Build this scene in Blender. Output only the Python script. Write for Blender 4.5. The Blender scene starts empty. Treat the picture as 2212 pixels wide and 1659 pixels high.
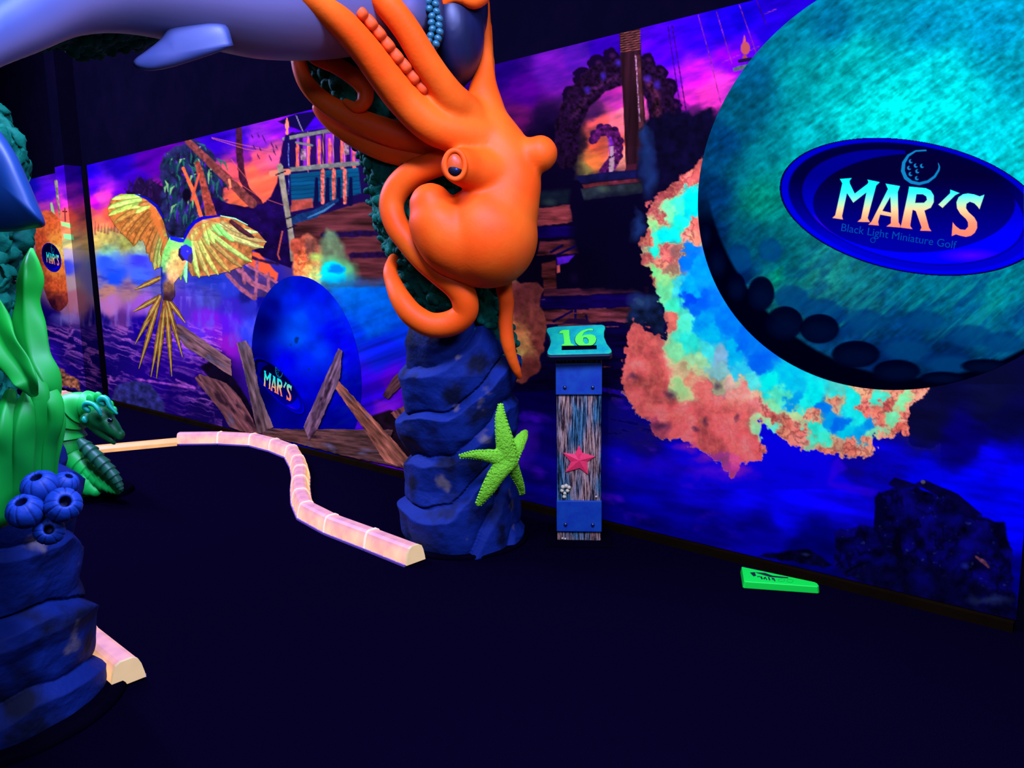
import bpy, bmesh, math, random
import numpy as np
from mathutils import Matrix, Vector
random.seed(5)
rng = np.random.default_rng(7)
col = bpy.context.scene.collection
scene = bpy.context.scene

# ------------------------------------------------------------------ camera
F = 1660.0; CX, CY = 1106.0, 829.5            # focal length and centre for a 2212 x 1659 frame
PITCH = math.radians(8.7); ROLL = 0.0155
_r0 = np.array([1, 0, 0.]); _u0 = np.array([0, math.sin(PITCH), math.cos(PITCH)])
FWD = np.array([0, math.cos(PITCH), -math.sin(PITCH)])
RT = math.cos(ROLL) * _r0 - math.sin(ROLL) * _u0
UP = math.sin(ROLL) * _r0 + math.cos(ROLL) * _u0
CAM = np.array([0, 0, 1.5])
cd = bpy.data.cameras.new('camera'); cam = bpy.data.objects.new('camera', cd); col.objects.link(cam)
cd.sensor_width = 36; cd.lens = 36 * F / 2212; cd.clip_start = 0.05
cam.matrix_world = Matrix(((RT[0], UP[0], -FWD[0], CAM[0]), (RT[1], UP[1], -FWD[1], CAM[1]), (RT[2], UP[2], -FWD[2], CAM[2]), (0, 0, 0, 1)))
scene.camera = cam

# ------------------------------------------------------------------ world, lights, exposure
scene.view_settings.view_transform = 'Standard'; scene.view_settings.look = 'None'
scene.view_settings.exposure = 0.0; scene.view_settings.gamma = 1.0; scene.view_settings.use_curve_mapping = False
wd = bpy.data.worlds.new('world'); scene.world = wd; wd.use_nodes = True
wd.node_tree.nodes['Background'].inputs[0].default_value = (0.05, 0.08, 0.6, 1)
wd.node_tree.nodes['Background'].inputs[1].default_value = 0.03
UVC = (0.333, 0.394, 1.0)                       # colour of the black-light tubes' light
def area(name, loc, target, sx, sy, power, color=UVC, spread=180):
    l = bpy.data.lights.new(name, 'AREA'); l.shape = 'RECTANGLE'; l.size = sx; l.size_y = sy
    l.energy = power; l.color = color; l.spread = math.radians(spread)
    o = bpy.data.objects.new(name, l); col.objects.link(o); o.location = loc
    o.rotation_euler = (Vector(target) - Vector(loc)).to_track_quat('-Z', 'Y').to_euler()
    return o
WASH = [(-2.0, 2.7, 3.7, 430), (0.6, 2.6, 3.8, 370), (3.1, 2.4, 4.1, 410), (5.6, 2.2, 4.15, 620)]   # along wall, off wall, height, power
KEYS = [('black_light_key', (1.5, 0.9, 3.3), (0.0, 3.8, 1.5), 1.2, .4, 150), ('black_light_entry', (-0.5, -0.7, 2.9), (-1.4, 2.9, 1.5), 1.2, .4, 55)]
# ------------------------------------------------------------------ geometry of the view
def ray(x, y): return FWD + RT * (x - CX) / F - UP * (y - CY) / F
def G(x, y, z=0.0): d = ray(x, y); return CAM + d * (z - CAM[2]) / d[2]
def D(x, y, Y): d = ray(x, y); return CAM + d * Y / d[1]
def proj(P):
    q = np.asarray(P) - CAM; d = q @ FWD
    d = np.maximum(d, 0.2)
    return CX + F * (q @ RT) / d, CY - F * (q @ UP) / d
E_ = ray(-816, 605); E_[2] = 0; E_ /= np.linalg.norm(E_)          # along the mural wall, to the left
W0 = G(1126, 1077, .05); W0[2] = 0
N_ = np.array([-E_[1], E_[0], 0])
if N_ @ (CAM - W0) < 0: N_ = -N_
def W(x, y, off=0.0):
    d = ray(x, y); t = ((W0 + N_ * off - CAM) @ N_) / (d @ N_); P = CAM + d * t
    return (P - W0) @ E_, P[2]
def WP(u, z, off=0.0):
    u = np.asarray(u, float); z = np.asarray(z, float)
    return W0 + u[..., None] * E_ + z[..., None] * np.array([0, 0, 1.]) + N_ * off

# ------------------------------------------------------------------ colour
REF = np.array([1.15, 1.36, 3.45])             # light a surface receives in the brightest pools
def lin(c):
    c = np.asarray(c, float) / 255
    return np.where(c <= .04045, c / 12.92, ((c + .055) / 1.055) ** 2.4)
def ALB(c, g=1.0): return np.clip(lin(c) / REF * g, 0.0, 0.9)

# ------------------------------------------------------------------ noise
_T = rng.random((256, 256))
def vn(x, y):
    xi = np.floor(x).astype(int); yi = np.floor(y).astype(int); fx = x - xi; fy = y - yi
    fx = fx * fx * (3 - 2 * fx); fy = fy * fy * (3 - 2 * fy)
    a = _T[xi & 255, yi & 255]; b = _T[(xi + 1) & 255, yi & 255]; c = _T[xi & 255, (yi + 1) & 255]; d = _T[(xi + 1) & 255, (yi + 1) & 255]
    return (a * (1 - fx) + b * fx) * (1 - fy) + (c * (1 - fx) + d * fx) * fy
def fbm(x, y, s=1.0, o=4, seed=0.0):
    x = np.asarray(x) / s + seed * 17.3; y = np.asarray(y) / s + seed * 9.7; r = 0; a = .5; t = 0
    for i in range(o):
        r = r + a * vn(x, y); t += a; a *= .5; x = x * 2.03 + 5.2; y = y * 2.03 + 1.3
    return r / t - .5
_T3 = rng.random((64, 64, 64))
def vn3(P):
    i = np.floor(P).astype(int); f = P - i; f = f * f * (3 - 2 * f); i &= 63; j = (i + 1) & 63
    r = 0
    for a in (0, 1):
        for b in (0, 1):
            for c in (0, 1):
                w = (f[:, 0] if a else 1 - f[:, 0]) * (f[:, 1] if b else 1 - f[:, 1]) * (f[:, 2] if c else 1 - f[:, 2])
                r = r + w * _T3[(j if a else i)[:, 0], (j if b else i)[:, 1], (j if c else i)[:, 2]]
    return r
def fbm3(P, s=1.0, o=4):
    P = P / s + 11.3; r = 0; a = .5; t = 0
    for k in range(o):
        r = r + a * vn3(P); t += a; a *= .5; P = P * 2.03 + 3.1
    return r / t - .5

# ------------------------------------------------------------------ objects and tags
def tag(o, label=None, cat=None, group=None, kind=None):
    if label: o['label'] = label
    if cat: o['category'] = cat
    if group: o['group'] = group
    if kind: o['kind'] = kind
    return o
def empty(name, loc, label, cat, group=None):
    o = bpy.data.objects.new(name, None); col.objects.link(o); o.location = tuple(loc); o.empty_display_size = .1
    return tag(o, label, cat, group)
def mesh(name, V, Fc, m, parent=None, smooth=True, colors=None, origin=None):
    V = np.asarray(V, float).reshape(-1, 3)
    o0 = np.zeros(3) if origin is None else np.asarray(origin, float)
    if parent is not None: o0 = np.array(parent_world(parent))
    me = bpy.data.meshes.new(name)
    Vl = V - o0
    if isinstance(Fc, np.ndarray):
        me.vertices.add(len(Vl)); me.vertices.foreach_set('co', Vl.astype(np.float32).ravel())
        k = Fc.shape[1]; me.loops.add(Fc.size); me.loops.foreach_set('vertex_index', Fc.astype(np.int32).ravel())
        me.polygons.add(len(Fc)); me.polygons.foreach_set('loop_start', np.arange(0, Fc.size, k, dtype=np.int32))
        me.update(calc_edges=True)
    else:
        me.from_pydata([tuple(v) for v in Vl], [], [tuple(int(i) for i in f) for f in Fc])
    me.validate(); me.update()
    if colors is not None:
        a = me.color_attributes.new('paint', 'FLOAT_COLOR', 'POINT')
        c = np.ones((len(Vl), 4), np.float32); c[:, :3] = colors; a.data.foreach_set('color', c.ravel())
    if smooth: me.polygons.foreach_set('use_smooth', [True] * len(me.polygons))
    me.materials.append(m)
    o = bpy.data.objects.new(name, me); col.objects.link(o)
    if parent is not None: o.parent = parent
    else: o.location = tuple(o0)
    return o
def parent_world(p):
    l = np.array(p.location); q = p.parent
    while q is not None: l = l + np.array(q.location); q = q.parent
    return l
def clone(o, loc, parent=None):
    c = o.copy(); col.objects.link(c); c.location = tuple(loc); c.parent = parent
    return c

# ------------------------------------------------------------------ materials
def mat(name, color=None, rough=.6, spec=.3, noise=None, bump=0, bscale=30, emis=None, estr=0, attr=False, grain=None):
    """noise = (scale, second colour, low, high); grain = (scale vector) stretches it"""
    m = bpy.data.materials.new(name); m.use_nodes = True; n = m.node_tree; b = n.nodes['Principled BSDF']
    b.inputs['Roughness'].default_value = rough; b.inputs['Specular IOR Level'].default_value = spec
    tc = n.nodes.new('ShaderNodeTexCoord')
    if attr:
        a = n.nodes.new('ShaderNodeAttribute'); a.attribute_name = 'paint'; n.links.new(a.outputs['Color'], b.inputs['Base Color'])
    elif noise:
        t = n.nodes.new('ShaderNodeTexNoise'); t.inputs['Scale'].default_value = noise[0]; t.inputs['Detail'].default_value = 6; t.inputs['Roughness'].default_value = .65
        src = tc.outputs['Object']
        if grain:
            mp = n.nodes.new('ShaderNodeMapping'); mp.inputs['Scale'].default_value = grain; n.links.new(src, mp.inputs[0]); src = mp.outputs[0]
        n.links.new(src, t.inputs['Vector'])
        r = n.nodes.new('ShaderNodeValToRGB'); r.color_ramp.elements[0].position = noise[2]; r.color_ramp.elements[1].position = noise[3]
        r.color_ramp.elements[0].color = (*color, 1); r.color_ramp.elements[1].color = (*noise[1], 1)
        n.links.new(t.outputs['Fac'], r.inputs[0]); n.links.new(r.outputs[0], b.inputs['Base Color'])
    else: b.inputs['Base Color'].default_value = (*color, 1)
    if bump:
        t2 = n.nodes.new('ShaderNodeTexNoise'); t2.inputs['Scale'].default_value = bscale; t2.inputs['Detail'].default_value = 5
        n.links.new(tc.outputs['Object'], t2.inputs['Vector'])
        bp = n.nodes.new('ShaderNodeBump'); bp.inputs['Strength'].default_value = bump; bp.inputs['Distance'].default_value = .01
        n.links.new(t2.outputs['Fac'], bp.inputs['Height']); n.links.new(bp.outputs[0], b.inputs['Normal'])
    if emis is not None:
        b.inputs['Emission Color'].default_value = (*emis, 1); b.inputs['Emission Strength'].default_value = estr
    return m
M = {}
M['print'] = mat('printed_vinyl', attr=True, rough=.75, spec=.12)
M['paint'] = mat('painted_resin', attr=True, rough=.5, spec=.3, bump=.12, bscale=60)
M['black'] = mat('black_paint', (.0008, .0006, .0022), rough=.95, spec=0, noise=(3, (.0014, .0008, .0034), .3, .7))
M['blackstrip'] = mat('black_edge_strip', (.0012, .0008, .0016), rough=.8, spec=0)
M['carpet'] = mat('black_carpet', (.0010, .0004, .0034), rough=1, spec=0, noise=(220, (.0022, .0008, .0064), .35, .7), bump=.5, bscale=500)
M['trim'] = mat('dark_ledge', (.0065, .0033, .0009), rough=.7, spec=0, noise=(6, (.004, .002, .0007), .3, .7))

# ------------------------------------------------------------------ painter for the printed mural
class Painter:
    """Paints colours (0-255 sRGB) on a set of wall points; the artwork is described in photo coordinates."""
    def __init__(s, X, Y):
        s.X = X; s.Y = Y; s.C = np.zeros((len(X), 3)); s.A = np.zeros(len(X))
        s.E = fbm(X, Y, 9, 3, 1.1); s.E2 = fbm(X, Y, 30, 4, 2.2)
    def box(s, pts, m):
        p = np.array(pts, float)[:, :2]; a = p.min(0) - m; b = p.max(0) + m
        return np.nonzero((s.X > a[0]) & (s.X < b[0]) & (s.Y > a[1]) & (s.Y < b[1]))[0]
    def put(s, I, c, a):
        a = np.clip(a, 0, 1)[:, None]; c = np.broadcast_to(np.asarray(c, float), (len(I), 3))
        s.C[I] = s.C[I] * (1 - a) + c * a; s.A[I] = np.maximum(s.A[I], a[:, 0])
    @staticmethod
    def pdist(x, y, P):
        """signed distance, positive inside"""
        d = np.full(len(x), 1e9); ins = np.zeros(len(x), bool); n = len(P)
        for i in range(n):
            ax, ay = P[i]; bx, by = P[(i + 1) % n]; ex, ey = bx - ax, by - ay; L = ex * ex + ey * ey + 1e-9
            t = np.clip(((x - ax) * ex + (y - ay) * ey) / L, 0, 1)
            d = np.minimum(d, np.hypot(x - ax - t * ex, y - ay - t * ey))
            if ay != by:
                c = ((ay > y) != (by > y)) & (x < (bx - ax) * (y - ay) / (by - ay) + ax); ins ^= c
        return np.where(ins, d, -d)
    def idw(s, x, y, ctrl, p=3.0, sx=1.0, sy=1.0):
        num = np.zeros((len(x), 3)); den = np.zeros(len(x))
        for (cx, cy, r, g, b) in ctrl:
            w = 1.0 / (((x - cx) * sx) ** 2 + ((y - cy) * sy) ** 2 + 30) ** (p / 2)
            num += w[:, None] * np.array([r, g, b], float); den += w
        return num / den[:, None]
    def poly(s, pts, c, f=1.5, warp=0, tex=0, ts=14, a=1.0, ctrl=None, cw=0, p=3.0, rag=0, stretch=None):
        I = s.box(pts, f + abs(warp) + rag + 4)
        if not len(I): return I
        x = s.X[I]; y = s.Y[I]
        d = s.pdist(x + (s.E2[I] * 2 * warp), y + fbm(x, y, 26, 4, 5.1) * 2 * warp, pts) + s.E[I] * 2 * rag
        al = np.clip(d / f + .5, 0, 1) * a
        if ctrl is not None:
            wx = x + fbm(x, y, 26, 5, 3.3) * 2.6 * cw + fbm(x, y, 7, 3, 1.3) * .9 * cw; wy = y + fbm(x, y, 26, 5, 4.4) * 2.6 * cw + fbm(x, y, 7, 3, 2.4) * .9 * cw
            cc = s.idw(wx, wy, ctrl, p)
        else: cc = np.broadcast_to(np.asarray(c, float), (len(I), 3))
        if tex:
            if stretch: t = fbm(x * stretch[0] + y * stretch[1], x * -stretch[1] * .12 + y * stretch[0] * .0 + (y * stretch[2] if len(stretch) > 2 else 0), ts, 4, 6.6)
            else: t = fbm(x, y, ts, 4, 6.6)
            cc = cc * np.clip(1 + t[:, None] * 2 * tex, 0, 3)
        s.put(I, np.clip(cc, 0, 255), al); return I
    def line(s, pts, w, c, a=1.0, f=1.2, tex=0, rag=0, ts=6):
        """polyline, w width or list of widths"""
        P = np.array(pts, float); n = len(P); w = list(w) if hasattr(w, '__len__') else [w] * n
        I = s.box(pts, max(w) / 2 + f + rag + 2)
        if not len(I): return
        x = s.X[I]; y = s.Y[I]; al = np.zeros(len(I))
        for i in range(n - 1):
            ax, ay = P[i]; bx, by = P[i + 1]; ex, ey = bx - ax, by - ay; L = ex * ex + ey * ey + 1e-9
            t = np.clip(((x - ax) * ex + (y - ay) * ey) / L, 0, 1)
            d = (w[i] * (1 - t) + w[i + 1] * t) / 2 - np.hypot(x - ax - t * ex, y - ay - t * ey) + s.E[I] * rag
            al = np.maximum(al, np.clip(d / f + .5, 0, 1))
        cc = np.broadcast_to(np.asarray(c, float), (len(I), 3))
        if tex: cc = cc * np.clip(1 + fbm(x, y, ts, 3, 8.8)[:, None] * 2 * tex, 0, 3)
        s.put(I, np.clip(cc, 0, 255), al * a)
    def disc(s, x0, y0, rx, ry, c, a=1.0, f=2.0, warp=0):
        I = s.box([(x0 - rx, y0 - ry), (x0 + rx, y0 + ry)], f + warp)
        if not len(I): return
        x = s.X[I] + s.E[I] * warp * 2; y = s.Y[I] + s.E2[I] * warp * 2
        q = np.hypot((x - x0) / rx, (y - y0) / ry); s.put(I, c, np.clip((1 - q) * min(rx, ry) / f + .5, 0, 1) * a)
    def glow(s, x0, y0, rx, ry, c, a=1.0, warp=0):
        I = s.box([(x0 - rx, y0 - ry), (x0 + rx, y0 + ry)], warp)
        if not len(I): return
        x = s.X[I] + s.E2[I] * warp * 2; y = s.Y[I] + fbm(s.X[I], s.Y[I], 25, 4, 7.7) * warp * 2
        q = np.hypot((x - x0) / rx, (y - y0) / ry); s.put(I, c, np.clip(1 - q, 0, 1) ** .8 * a)

BG = [(60,400,20,10,200),(100,420,80,10,235),(95,450,220,60,200),(150,380,40,0,170),(150,420,110,20,180),(135,440,190,40,190),(140,470,250,90,80),(140,500,250,130,90),(142,520,230,210,130),(140,545,190,170,220),(140,575,60,70,230),(150,610,170,140,160),(155,650,170,100,130),
(190,375,20,0,180),(260,360,20,0,140),(330,350,50,0,120),(200,410,70,0,200),(218,430,205,50,170),(205,440,180,10,200),(260,425,70,0,170),(300,395,30,0,130),(330,420,100,10,110),(370,350,70,0,130),(200,455,215,70,90),(240,455,230,75,60),(210,480,225,110,80),(260,480,200,80,60),(230,515,225,170,90),(210,525,220,180,100),(280,520,150,140,70),(230,542,120,190,180),(300,548,110,150,180),(230,560,40,80,250),(300,562,50,50,240),(380,560,40,50,220),(240,600,20,70,245),(300,600,60,95,240),(210,612,120,110,190),(230,628,185,125,120),(280,630,160,110,130),(350,620,90,80,170),(240,660,185,110,190),(300,660,150,80,210),(380,660,70,40,190),(260,688,90,40,140),(220,702,15,5,120),(300,705,20,0,150),(260,760,20,5,120),(200,800,15,0,110),(330,800,30,0,140),(400,840,20,0,110),(450,880,20,5,90),(100,700,15,0,120),(100,780,60,10,240),(110,800,40,0,210),(150,760,15,5,110),
(470,310,30,0,150),(520,300,40,5,160),(560,300,120,25,180),(600,280,110,10,190),(640,275,80,0,200),(520,335,110,20,140),(590,330,200,70,130),(560,345,220,70,100),(600,385,252,88,68),(560,400,252,90,66),(500,370,190,60,80),(530,430,250,95,60),(545,370,245,85,70),(660,262,50,0,190),(650,330,150,30,170),(700,330,180,50,170),(420,470,40,10,60),(400,400,40,30,70),(440,520,20,20,90),
(450,600,30,50,180),(480,590,30,50,190),(500,620,35,50,200),(500,660,50,30,190),(450,640,60,60,170),(540,660,40,40,190),(500,690,90,20,235),(450,700,120,20,225),(430,730,90,40,240),(540,710,50,60,245),(500,740,140,20,210),(470,785,20,0,90),(440,800,30,0,130),(560,720,30,50,240),(530,640,20,20,120),
(780,600,0,100,240),(820,640,0,80,245),(800,700,0,50,240),(860,700,0,50,250),(830,760,10,30,240),(820,850,50,0,245),(850,830,95,0,240),(830,880,130,20,250),(790,860,40,0,240),(870,900,80,0,200),(700,560,90,50,60),(560,650,10,10,150),
(800,480,25,10,60),(850,500,30,12,55),(900,450,20,8,50),(980,500,15,8,50),(1000,250,20,0,80),(900,200,10,0,60),
(1085,150,20,0,90),(1130,200,60,0,120),(1110,262,75,10,85),(1200,150,75,10,140),(1250,130,60,10,140),(1300,115,40,0,150),(1180,270,20,5,50),(1120,330,15,5,30),(1200,310,12,3,32),(1320,95,40,0,150),
(1440,110,60,0,200),(1500,80,40,0,200),(1560,60,20,0,185),(1600,40,12,0,175),(1450,190,110,10,200),(1500,170,160,15,200),(1490,215,190,30,180),(1530,205,205,40,170),(1560,190,190,40,180),(1580,130,100,0,205),(1660,60,20,0,170),(1700,10,20,0,160),(1500,240,90,20,100),(1470,230,110,15,130),(1620,100,70,0,200),
(1310,195,150,30,150),(1330,230,160,40,160),(1280,240,60,20,80),(1300,270,225,80,90),(1340,265,235,100,130),(1345,250,240,110,150),(1290,310,215,80,60),(1340,320,220,85,80),(1280,345,225,110,60),(1345,345,230,130,100),(1262,360,110,100,60),(1250,300,40,20,40),
(1200,420,14,5,40),(1300,480,5,0,35),(1150,550,25,10,55),(1350,560,5,0,35),(1250,600,10,0,50),(1350,700,8,5,50),(1200,800,6,5,80),(1330,800,8,5,55),(1440,300,5,3,30),(1300,420,10,8,45),
(1150,850,5,0,75),(1150,950,12,0,120),(1350,900,5,0,110),(1400,960,10,0,130),(1350,1000,10,0,180),(1330,1060,5,0,150),(1450,1000,10,0,190),(1500,1050,12,0,220),(1400,1100,5,0,170),(1600,1050,8,0,245),(1700,1020,5,0,225),(1700,1100,5,0,235),(1800,1060,10,0,252),(1900,1010,5,0,170),(2000,900,8,8,48),(2080,960,5,0,100),(2150,860,8,10,50),(2180,900,5,5,60),(2150,1000,5,0,210),(2100,1060,0,0,250),(2190,1060,0,0,255),(2000,1060,0,0,240),(1850,1010,8,0,150),(1650,1150,5,0,160),(1500,1130,5,0,160),(1750,1180,0,0,100),(2180,1150,0,0,230),(2190,1250,0,0,120),(2195,1320,5,5,120),(2000,1250,5,5,60),(1400,1130,4,0,130),(1250,1100,4,0,120),(1130,1050,8,0,130)]

FIRE = [(1440,410,170,75,70),(1480,390,200,90,80),(1500,365,190,80,70),(1410,450,160,70,66),(1425,480,190,85,75),(1450,455,120,235,180),(1475,440,60,250,200),(1500,430,0,225,235),(1495,455,0,215,240),(1470,470,20,245,220),(1455,500,10,240,230),(1420,487,140,235,150),(1400,520,190,85,72),(1425,525,60,240,200),(1440,515,0,230,240),(1415,545,30,240,220),(1405,560,170,75,66),(1440,545,190,90,80),(1470,540,130,80,80),(1495,480,225,110,90),(1480,500,230,120,100),(1500,515,240,140,100),(1450,580,150,110,90),(1470,560,180,110,95),(1430,560,200,120,90),(1420,590,120,240,150),(1410,600,170,75,66),(1435,605,140,230,150),(1495,530,0,120,255),(1485,560,0,110,255),(1510,580,0,150,255),(1490,620,0,170,255),(1440,630,110,235,170),(1460,660,60,245,200),(1470,620,60,220,240),(1500,660,0,100,250),(1520,690,0,150,255),(1495,650,0,70,250),(1540,720,0,180,255),(1560,700,0,120,255),(1580,760,0,180,250),(1445,690,225,110,90),(1480,700,80,245,210),(1470,750,130,230,170),(1500,780,150,220,170),(1490,740,40,230,220),(1530,760,60,220,230),(1550,770,130,180,220),(1560,800,130,200,210),(1600,800,40,200,250),(1640,790,0,100,255),(1620,820,80,230,240),(1600,740,0,110,255),(1660,830,0,235,250),(1700,820,0,200,255),
(1370,700,205,90,80),(1390,720,215,90,80),(1360,760,220,92,82),(1400,780,222,92,82),(1370,830,205,88,78),(1430,820,222,90,80),(1480,800,200,180,130),(1475,830,150,220,150),(1490,820,230,140,100),(1520,840,225,105,90),(1400,870,200,85,76),(1450,900,222,92,84),(1500,900,222,92,86),(1420,920,150,60,80),(1550,880,225,96,88),(1555,835,100,110,120),(1480,950,215,88,84),(1540,950,222,90,86),(1600,900,225,98,88),(1600,960,222,90,84),(1590,1010,200,70,120),(1560,1000,160,60,140),(1640,880,230,120,110),(1600,850,235,130,110),(1580,820,210,170,160),(1630,850,240,170,130),(1630,960,215,85,80),
(1670,870,130,235,180),(1690,850,80,240,210),(1660,900,230,110,90),(1700,910,235,120,95),(1690,930,225,140,100),(1730,940,225,110,90),(1720,890,170,225,170),(1740,870,20,240,240),(1760,855,0,235,250),(1770,880,0,120,250),(1720,865,0,160,250),(1790,900,0,150,255),(1760,920,40,240,220),(1755,900,235,150,110),(1780,945,60,240,210),(1810,915,0,110,255),(1830,935,0,200,250),(1810,960,200,150,110),(1800,975,235,120,90),(1840,960,225,120,90),(1870,970,225,130,90),(1860,940,0,170,255),(1880,915,0,150,255),(1850,900,20,230,240),(1840,870,20,230,230),(1800,860,20,230,235),(1800,865,230,130,90),(1870,880,225,95,80),(1900,860,60,240,215),(1870,850,230,160,110),(1920,870,225,95,80),(1900,900,230,120,90),(1930,900,120,235,180),(1950,860,130,235,170),(1930,850,235,150,110),(1940,930,235,110,85),(1960,900,235,110,85),(1975,860,240,140,105),(1920,940,225,130,95),(1895,930,120,230,190),(1650,915,150,230,180),(1665,925,100,240,220)]
FIREP = [(1515,345),(1480,375),(1452,393),(1425,420),(1400,445),(1394,490),(1385,530),(1392,575),(1405,600),(1418,635),(1436,665),(1425,680),(1440,715),(1432,735),(1400,705),(1368,684),(1350,720),(1353,765),(1343,810),(1350,850),(1375,885),(1400,915),(1418,945),(1450,958),(1475,945),(1505,975),(1535,985),(1555,1000),(1583,1028),(1605,1000),(1645,1002),(1648,970),(1640,935),(1640,905),(1660,925),(1700,955),(1735,968),(1780,975),(1820,985),(1870,985),(1886,968),(1888,943),(1925,947),(1960,935),(1968,900),(1972,880),(2000,860),(2003,835),(1900,760),(1700,700),(1600,560),(1560,400)]

def paint_scene(P):
    X, Y = P.X, P.Y
    # sky, sea and hull base colours, warped a little so nothing reads as a smooth gradient
    wx = X + P.E2 * 26 + P.E * 6; wy = Y + fbm(X, Y, 40, 4, 3.0) * 22
    P.C = P.idw(wx, wy, BG, 4.6); P.A[:] = 1
    # cloud streaks
    I = np.nonzero(Y < 540)[0]; s = fbm(X[I] * .35 + Y[I] * .12, Y[I] + X[I] * .25, 14, 5, 9.1)
    P.C[I] *= np.clip(1 + s[:, None] * np.array([1.1, .8, .45]), .3, 2)
    # wave streaks, left sea
    I = np.nonzero((Y > 688) & (X < 480) & (Y < 930))[0]
    x = X[I]; y = Y[I]; n = fbm(x * .26 + P.E2[I] * 20, y * 1.15 - x * .3 + P.E2[I] * 16, 13, 4, 1.7); rd = 1 - np.abs(n) * 7.5
    k = np.clip(rd, 0, 1) ** 1.6 * np.clip(fbm(x, y, 60, 3, 4.2) * 2.6 + .62, 0, 1) * np.clip((y - 690) / 20, 0, 1)
    P.put(I, (205, 110, 235), k * .85)
    # foam and spray, left sea
    I = np.nonzero((Y > 640) & (Y < 705) & (X < 420) & (X > 130))[0]; x = X[I]; y = Y[I]
    P.put(I, (150, 120, 240), np.clip(fbm(x * 2.2, y * .45, 18, 4, 2.9) * 3, 0, 1) * .6)
    I = np.nonzero((Y > 610) & (Y < 760) & (X < 560) & (X > 400))[0]; x = X[I]; y = Y[I]
    P.put(I, (90, 90, 245), np.clip(fbm(x * 1.6, y * .7, 22, 5, 7.9) * 3.4 - .1, 0, 1) * .6)
    I = np.nonzero((Y > 560) & (Y < 640) & (X < 480) & (X > 200))[0]; x = X[I]; y = Y[I]
    P.put(I, (20, 20, 150), np.clip(fbm(x * .4, y * 1.4 - x * .1, 12, 4, 7.1) * 3, 0, 1) * .5)
    # light rays on the middle sea
    I = np.nonzero((Y > 590) & (X > 690) & (X < 900))[0]; x = X[I]; y = Y[I]
    P.C[I] *= np.clip(1 + fbm((x + y * 2.0) * .25, y * 1.0 + x * .35, 14, 4, 5.0)[:, None] * .8, .4, 1.6)
    # right sea: swell streaks and violet foam
    I = np.nonzero((Y > 830) & (X > 1100))[0]; x = X[I]; y = Y[I]
    P.C[I] *= np.clip(1 + fbm(x * .3, y * 1.1 - x * .22, 24, 5, 6.1)[:, None] * .8, .4, 1.5) * 1.12
    P.put(I, (80, 10, 240), np.clip(fbm(x * .7, y * 1.3 - x * .2, 40, 5, 8.3) * 4.2 - .35, 0, 1) * .75 * np.clip((1720 - x) / 300, 0, 1))
    P.glow(1135, 960, 40, 70, (90, 20, 240), .7, 20); P.glow(1560, 1020, 90, 25, (110, 10, 230), .6, 20); P.glow(1400, 1010, 130, 30, (50, 5, 230), .5, 20)
    P.poly([(1800, 1000), (1812, 985), (1830, 1010), (1800, 1040), (1900, 1060), (1880, 1075), (1790, 1050)], (45, 0, 240), 8, 6, a=.7)
    P.line([(1300, 842), (1350, 850), (1390, 858)], 10, (40, 0, 220), .8, 4, .6, 5)
    # kraken coil and mast ------------------------------------------------------
    P.poly([(1060, 280), (1140, 300), (1200, 262), (1235, 230), (1262, 250), (1250, 310), (1252, 380), (1410, 365), (1560, 240), (1560, 330), (1400, 470), (1400, 800), (1060, 800)], (9, 3, 34), 26, 16)
    arch = [(1222, 340), (1226, 270), (1250, 215), (1290, 172), (1345, 152), (1392, 160), (1425, 200), (1432, 262), (1405, 330)]
    for (bx, by, br) in [(1226, 260, 17), (1233, 205, 19), (1258, 168, 20), (1290, 140, 20), (1320, 124, 18), (1398, 134, 17), (1425, 158, 18), (1446, 190, 18), (1456, 232, 17)]:
        P.disc(bx, by, br, br * 1.1, (14, 3, 36), f=2.5, warp=5); P.glow(bx + 3, by - 4, 9, 8, (80, 20, 90), .6)
    P.line(arch, [50, 54, 58, 60, 62, 62, 60, 56, 46], (24, 7, 38), 1, 3, .9, 5)
    P.line([(1240, 250), (1268, 206), (1305, 176), (1345, 168)], 12, (60, 22, 70), .6, 8, 1.2, 6); P.line([(1398, 176), (1418, 205), (1420, 250)], 16, (66, 24, 46), .6, 9, 1.2, 6)
    for q in [(1268, 196), (1303, 165), (1335, 135), (1400, 170), (1420, 185)]: P.glow(q[0], q[1], 10, 12, (60, 30, 190), .8, 4)
    ten = [(1284, 302), (1293, 287), (1312, 281), (1329, 294), (1333, 320), (1325, 348), (1308, 374)]
    for (bx, by) in [(1280, 303), (1283, 290), (1297, 276), (1312, 277), (1328, 283), (1339, 305), (1338, 320), (1337, 338)]: P.disc(bx, by, 9, 9, (45, 10, 70), f=2, warp=2)
    P.line(ten, [16, 18, 22, 24, 26, 26, 30], (70, 16, 80), 1, 2, .9, 3); P.line([(1320, 368), (1322, 345), (1318, 300)], 9, (100, 30, 190), .7, 4, .8, 2)
    P.poly([(1337, 66), (1383, 60), (1387, 160), (1395, 270), (1388, 364), (1352, 366), (1346, 220)], (36, 14, 28), 1.5, 0, .5, 10, stretch=(1.0, .02, .1))
    P.poly([(1372, 120), (1383, 118), (1391, 270), (1380, 280)], (64, 30, 40), 2, 0, .5); P.line([(1373, 120), (1378, 200), (1382, 262)], 2, (170, 120, 190), .8, 1, 1, 1, 3)
    for i in range(9): P.line([(1341, 72 + i * 5), (1383, 66 + i * 5)], 1.6, (150, 80, 70), .7, 1, .5)
    P.poly([(1353, 356), (1389, 352), (1390, 366), (1350, 370)], (60, 20, 40), 1)
    P.poly([(1240, 380), (1395, 364), (1410, 372), (1400, 382), (1255, 396)], (16, 16, 66), 2, 2, .4)
    P.poly([(1258, 398), (1398, 383), (1398, 392), (1262, 406)], (92, 32, 44), 2, 2, .5)
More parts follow.
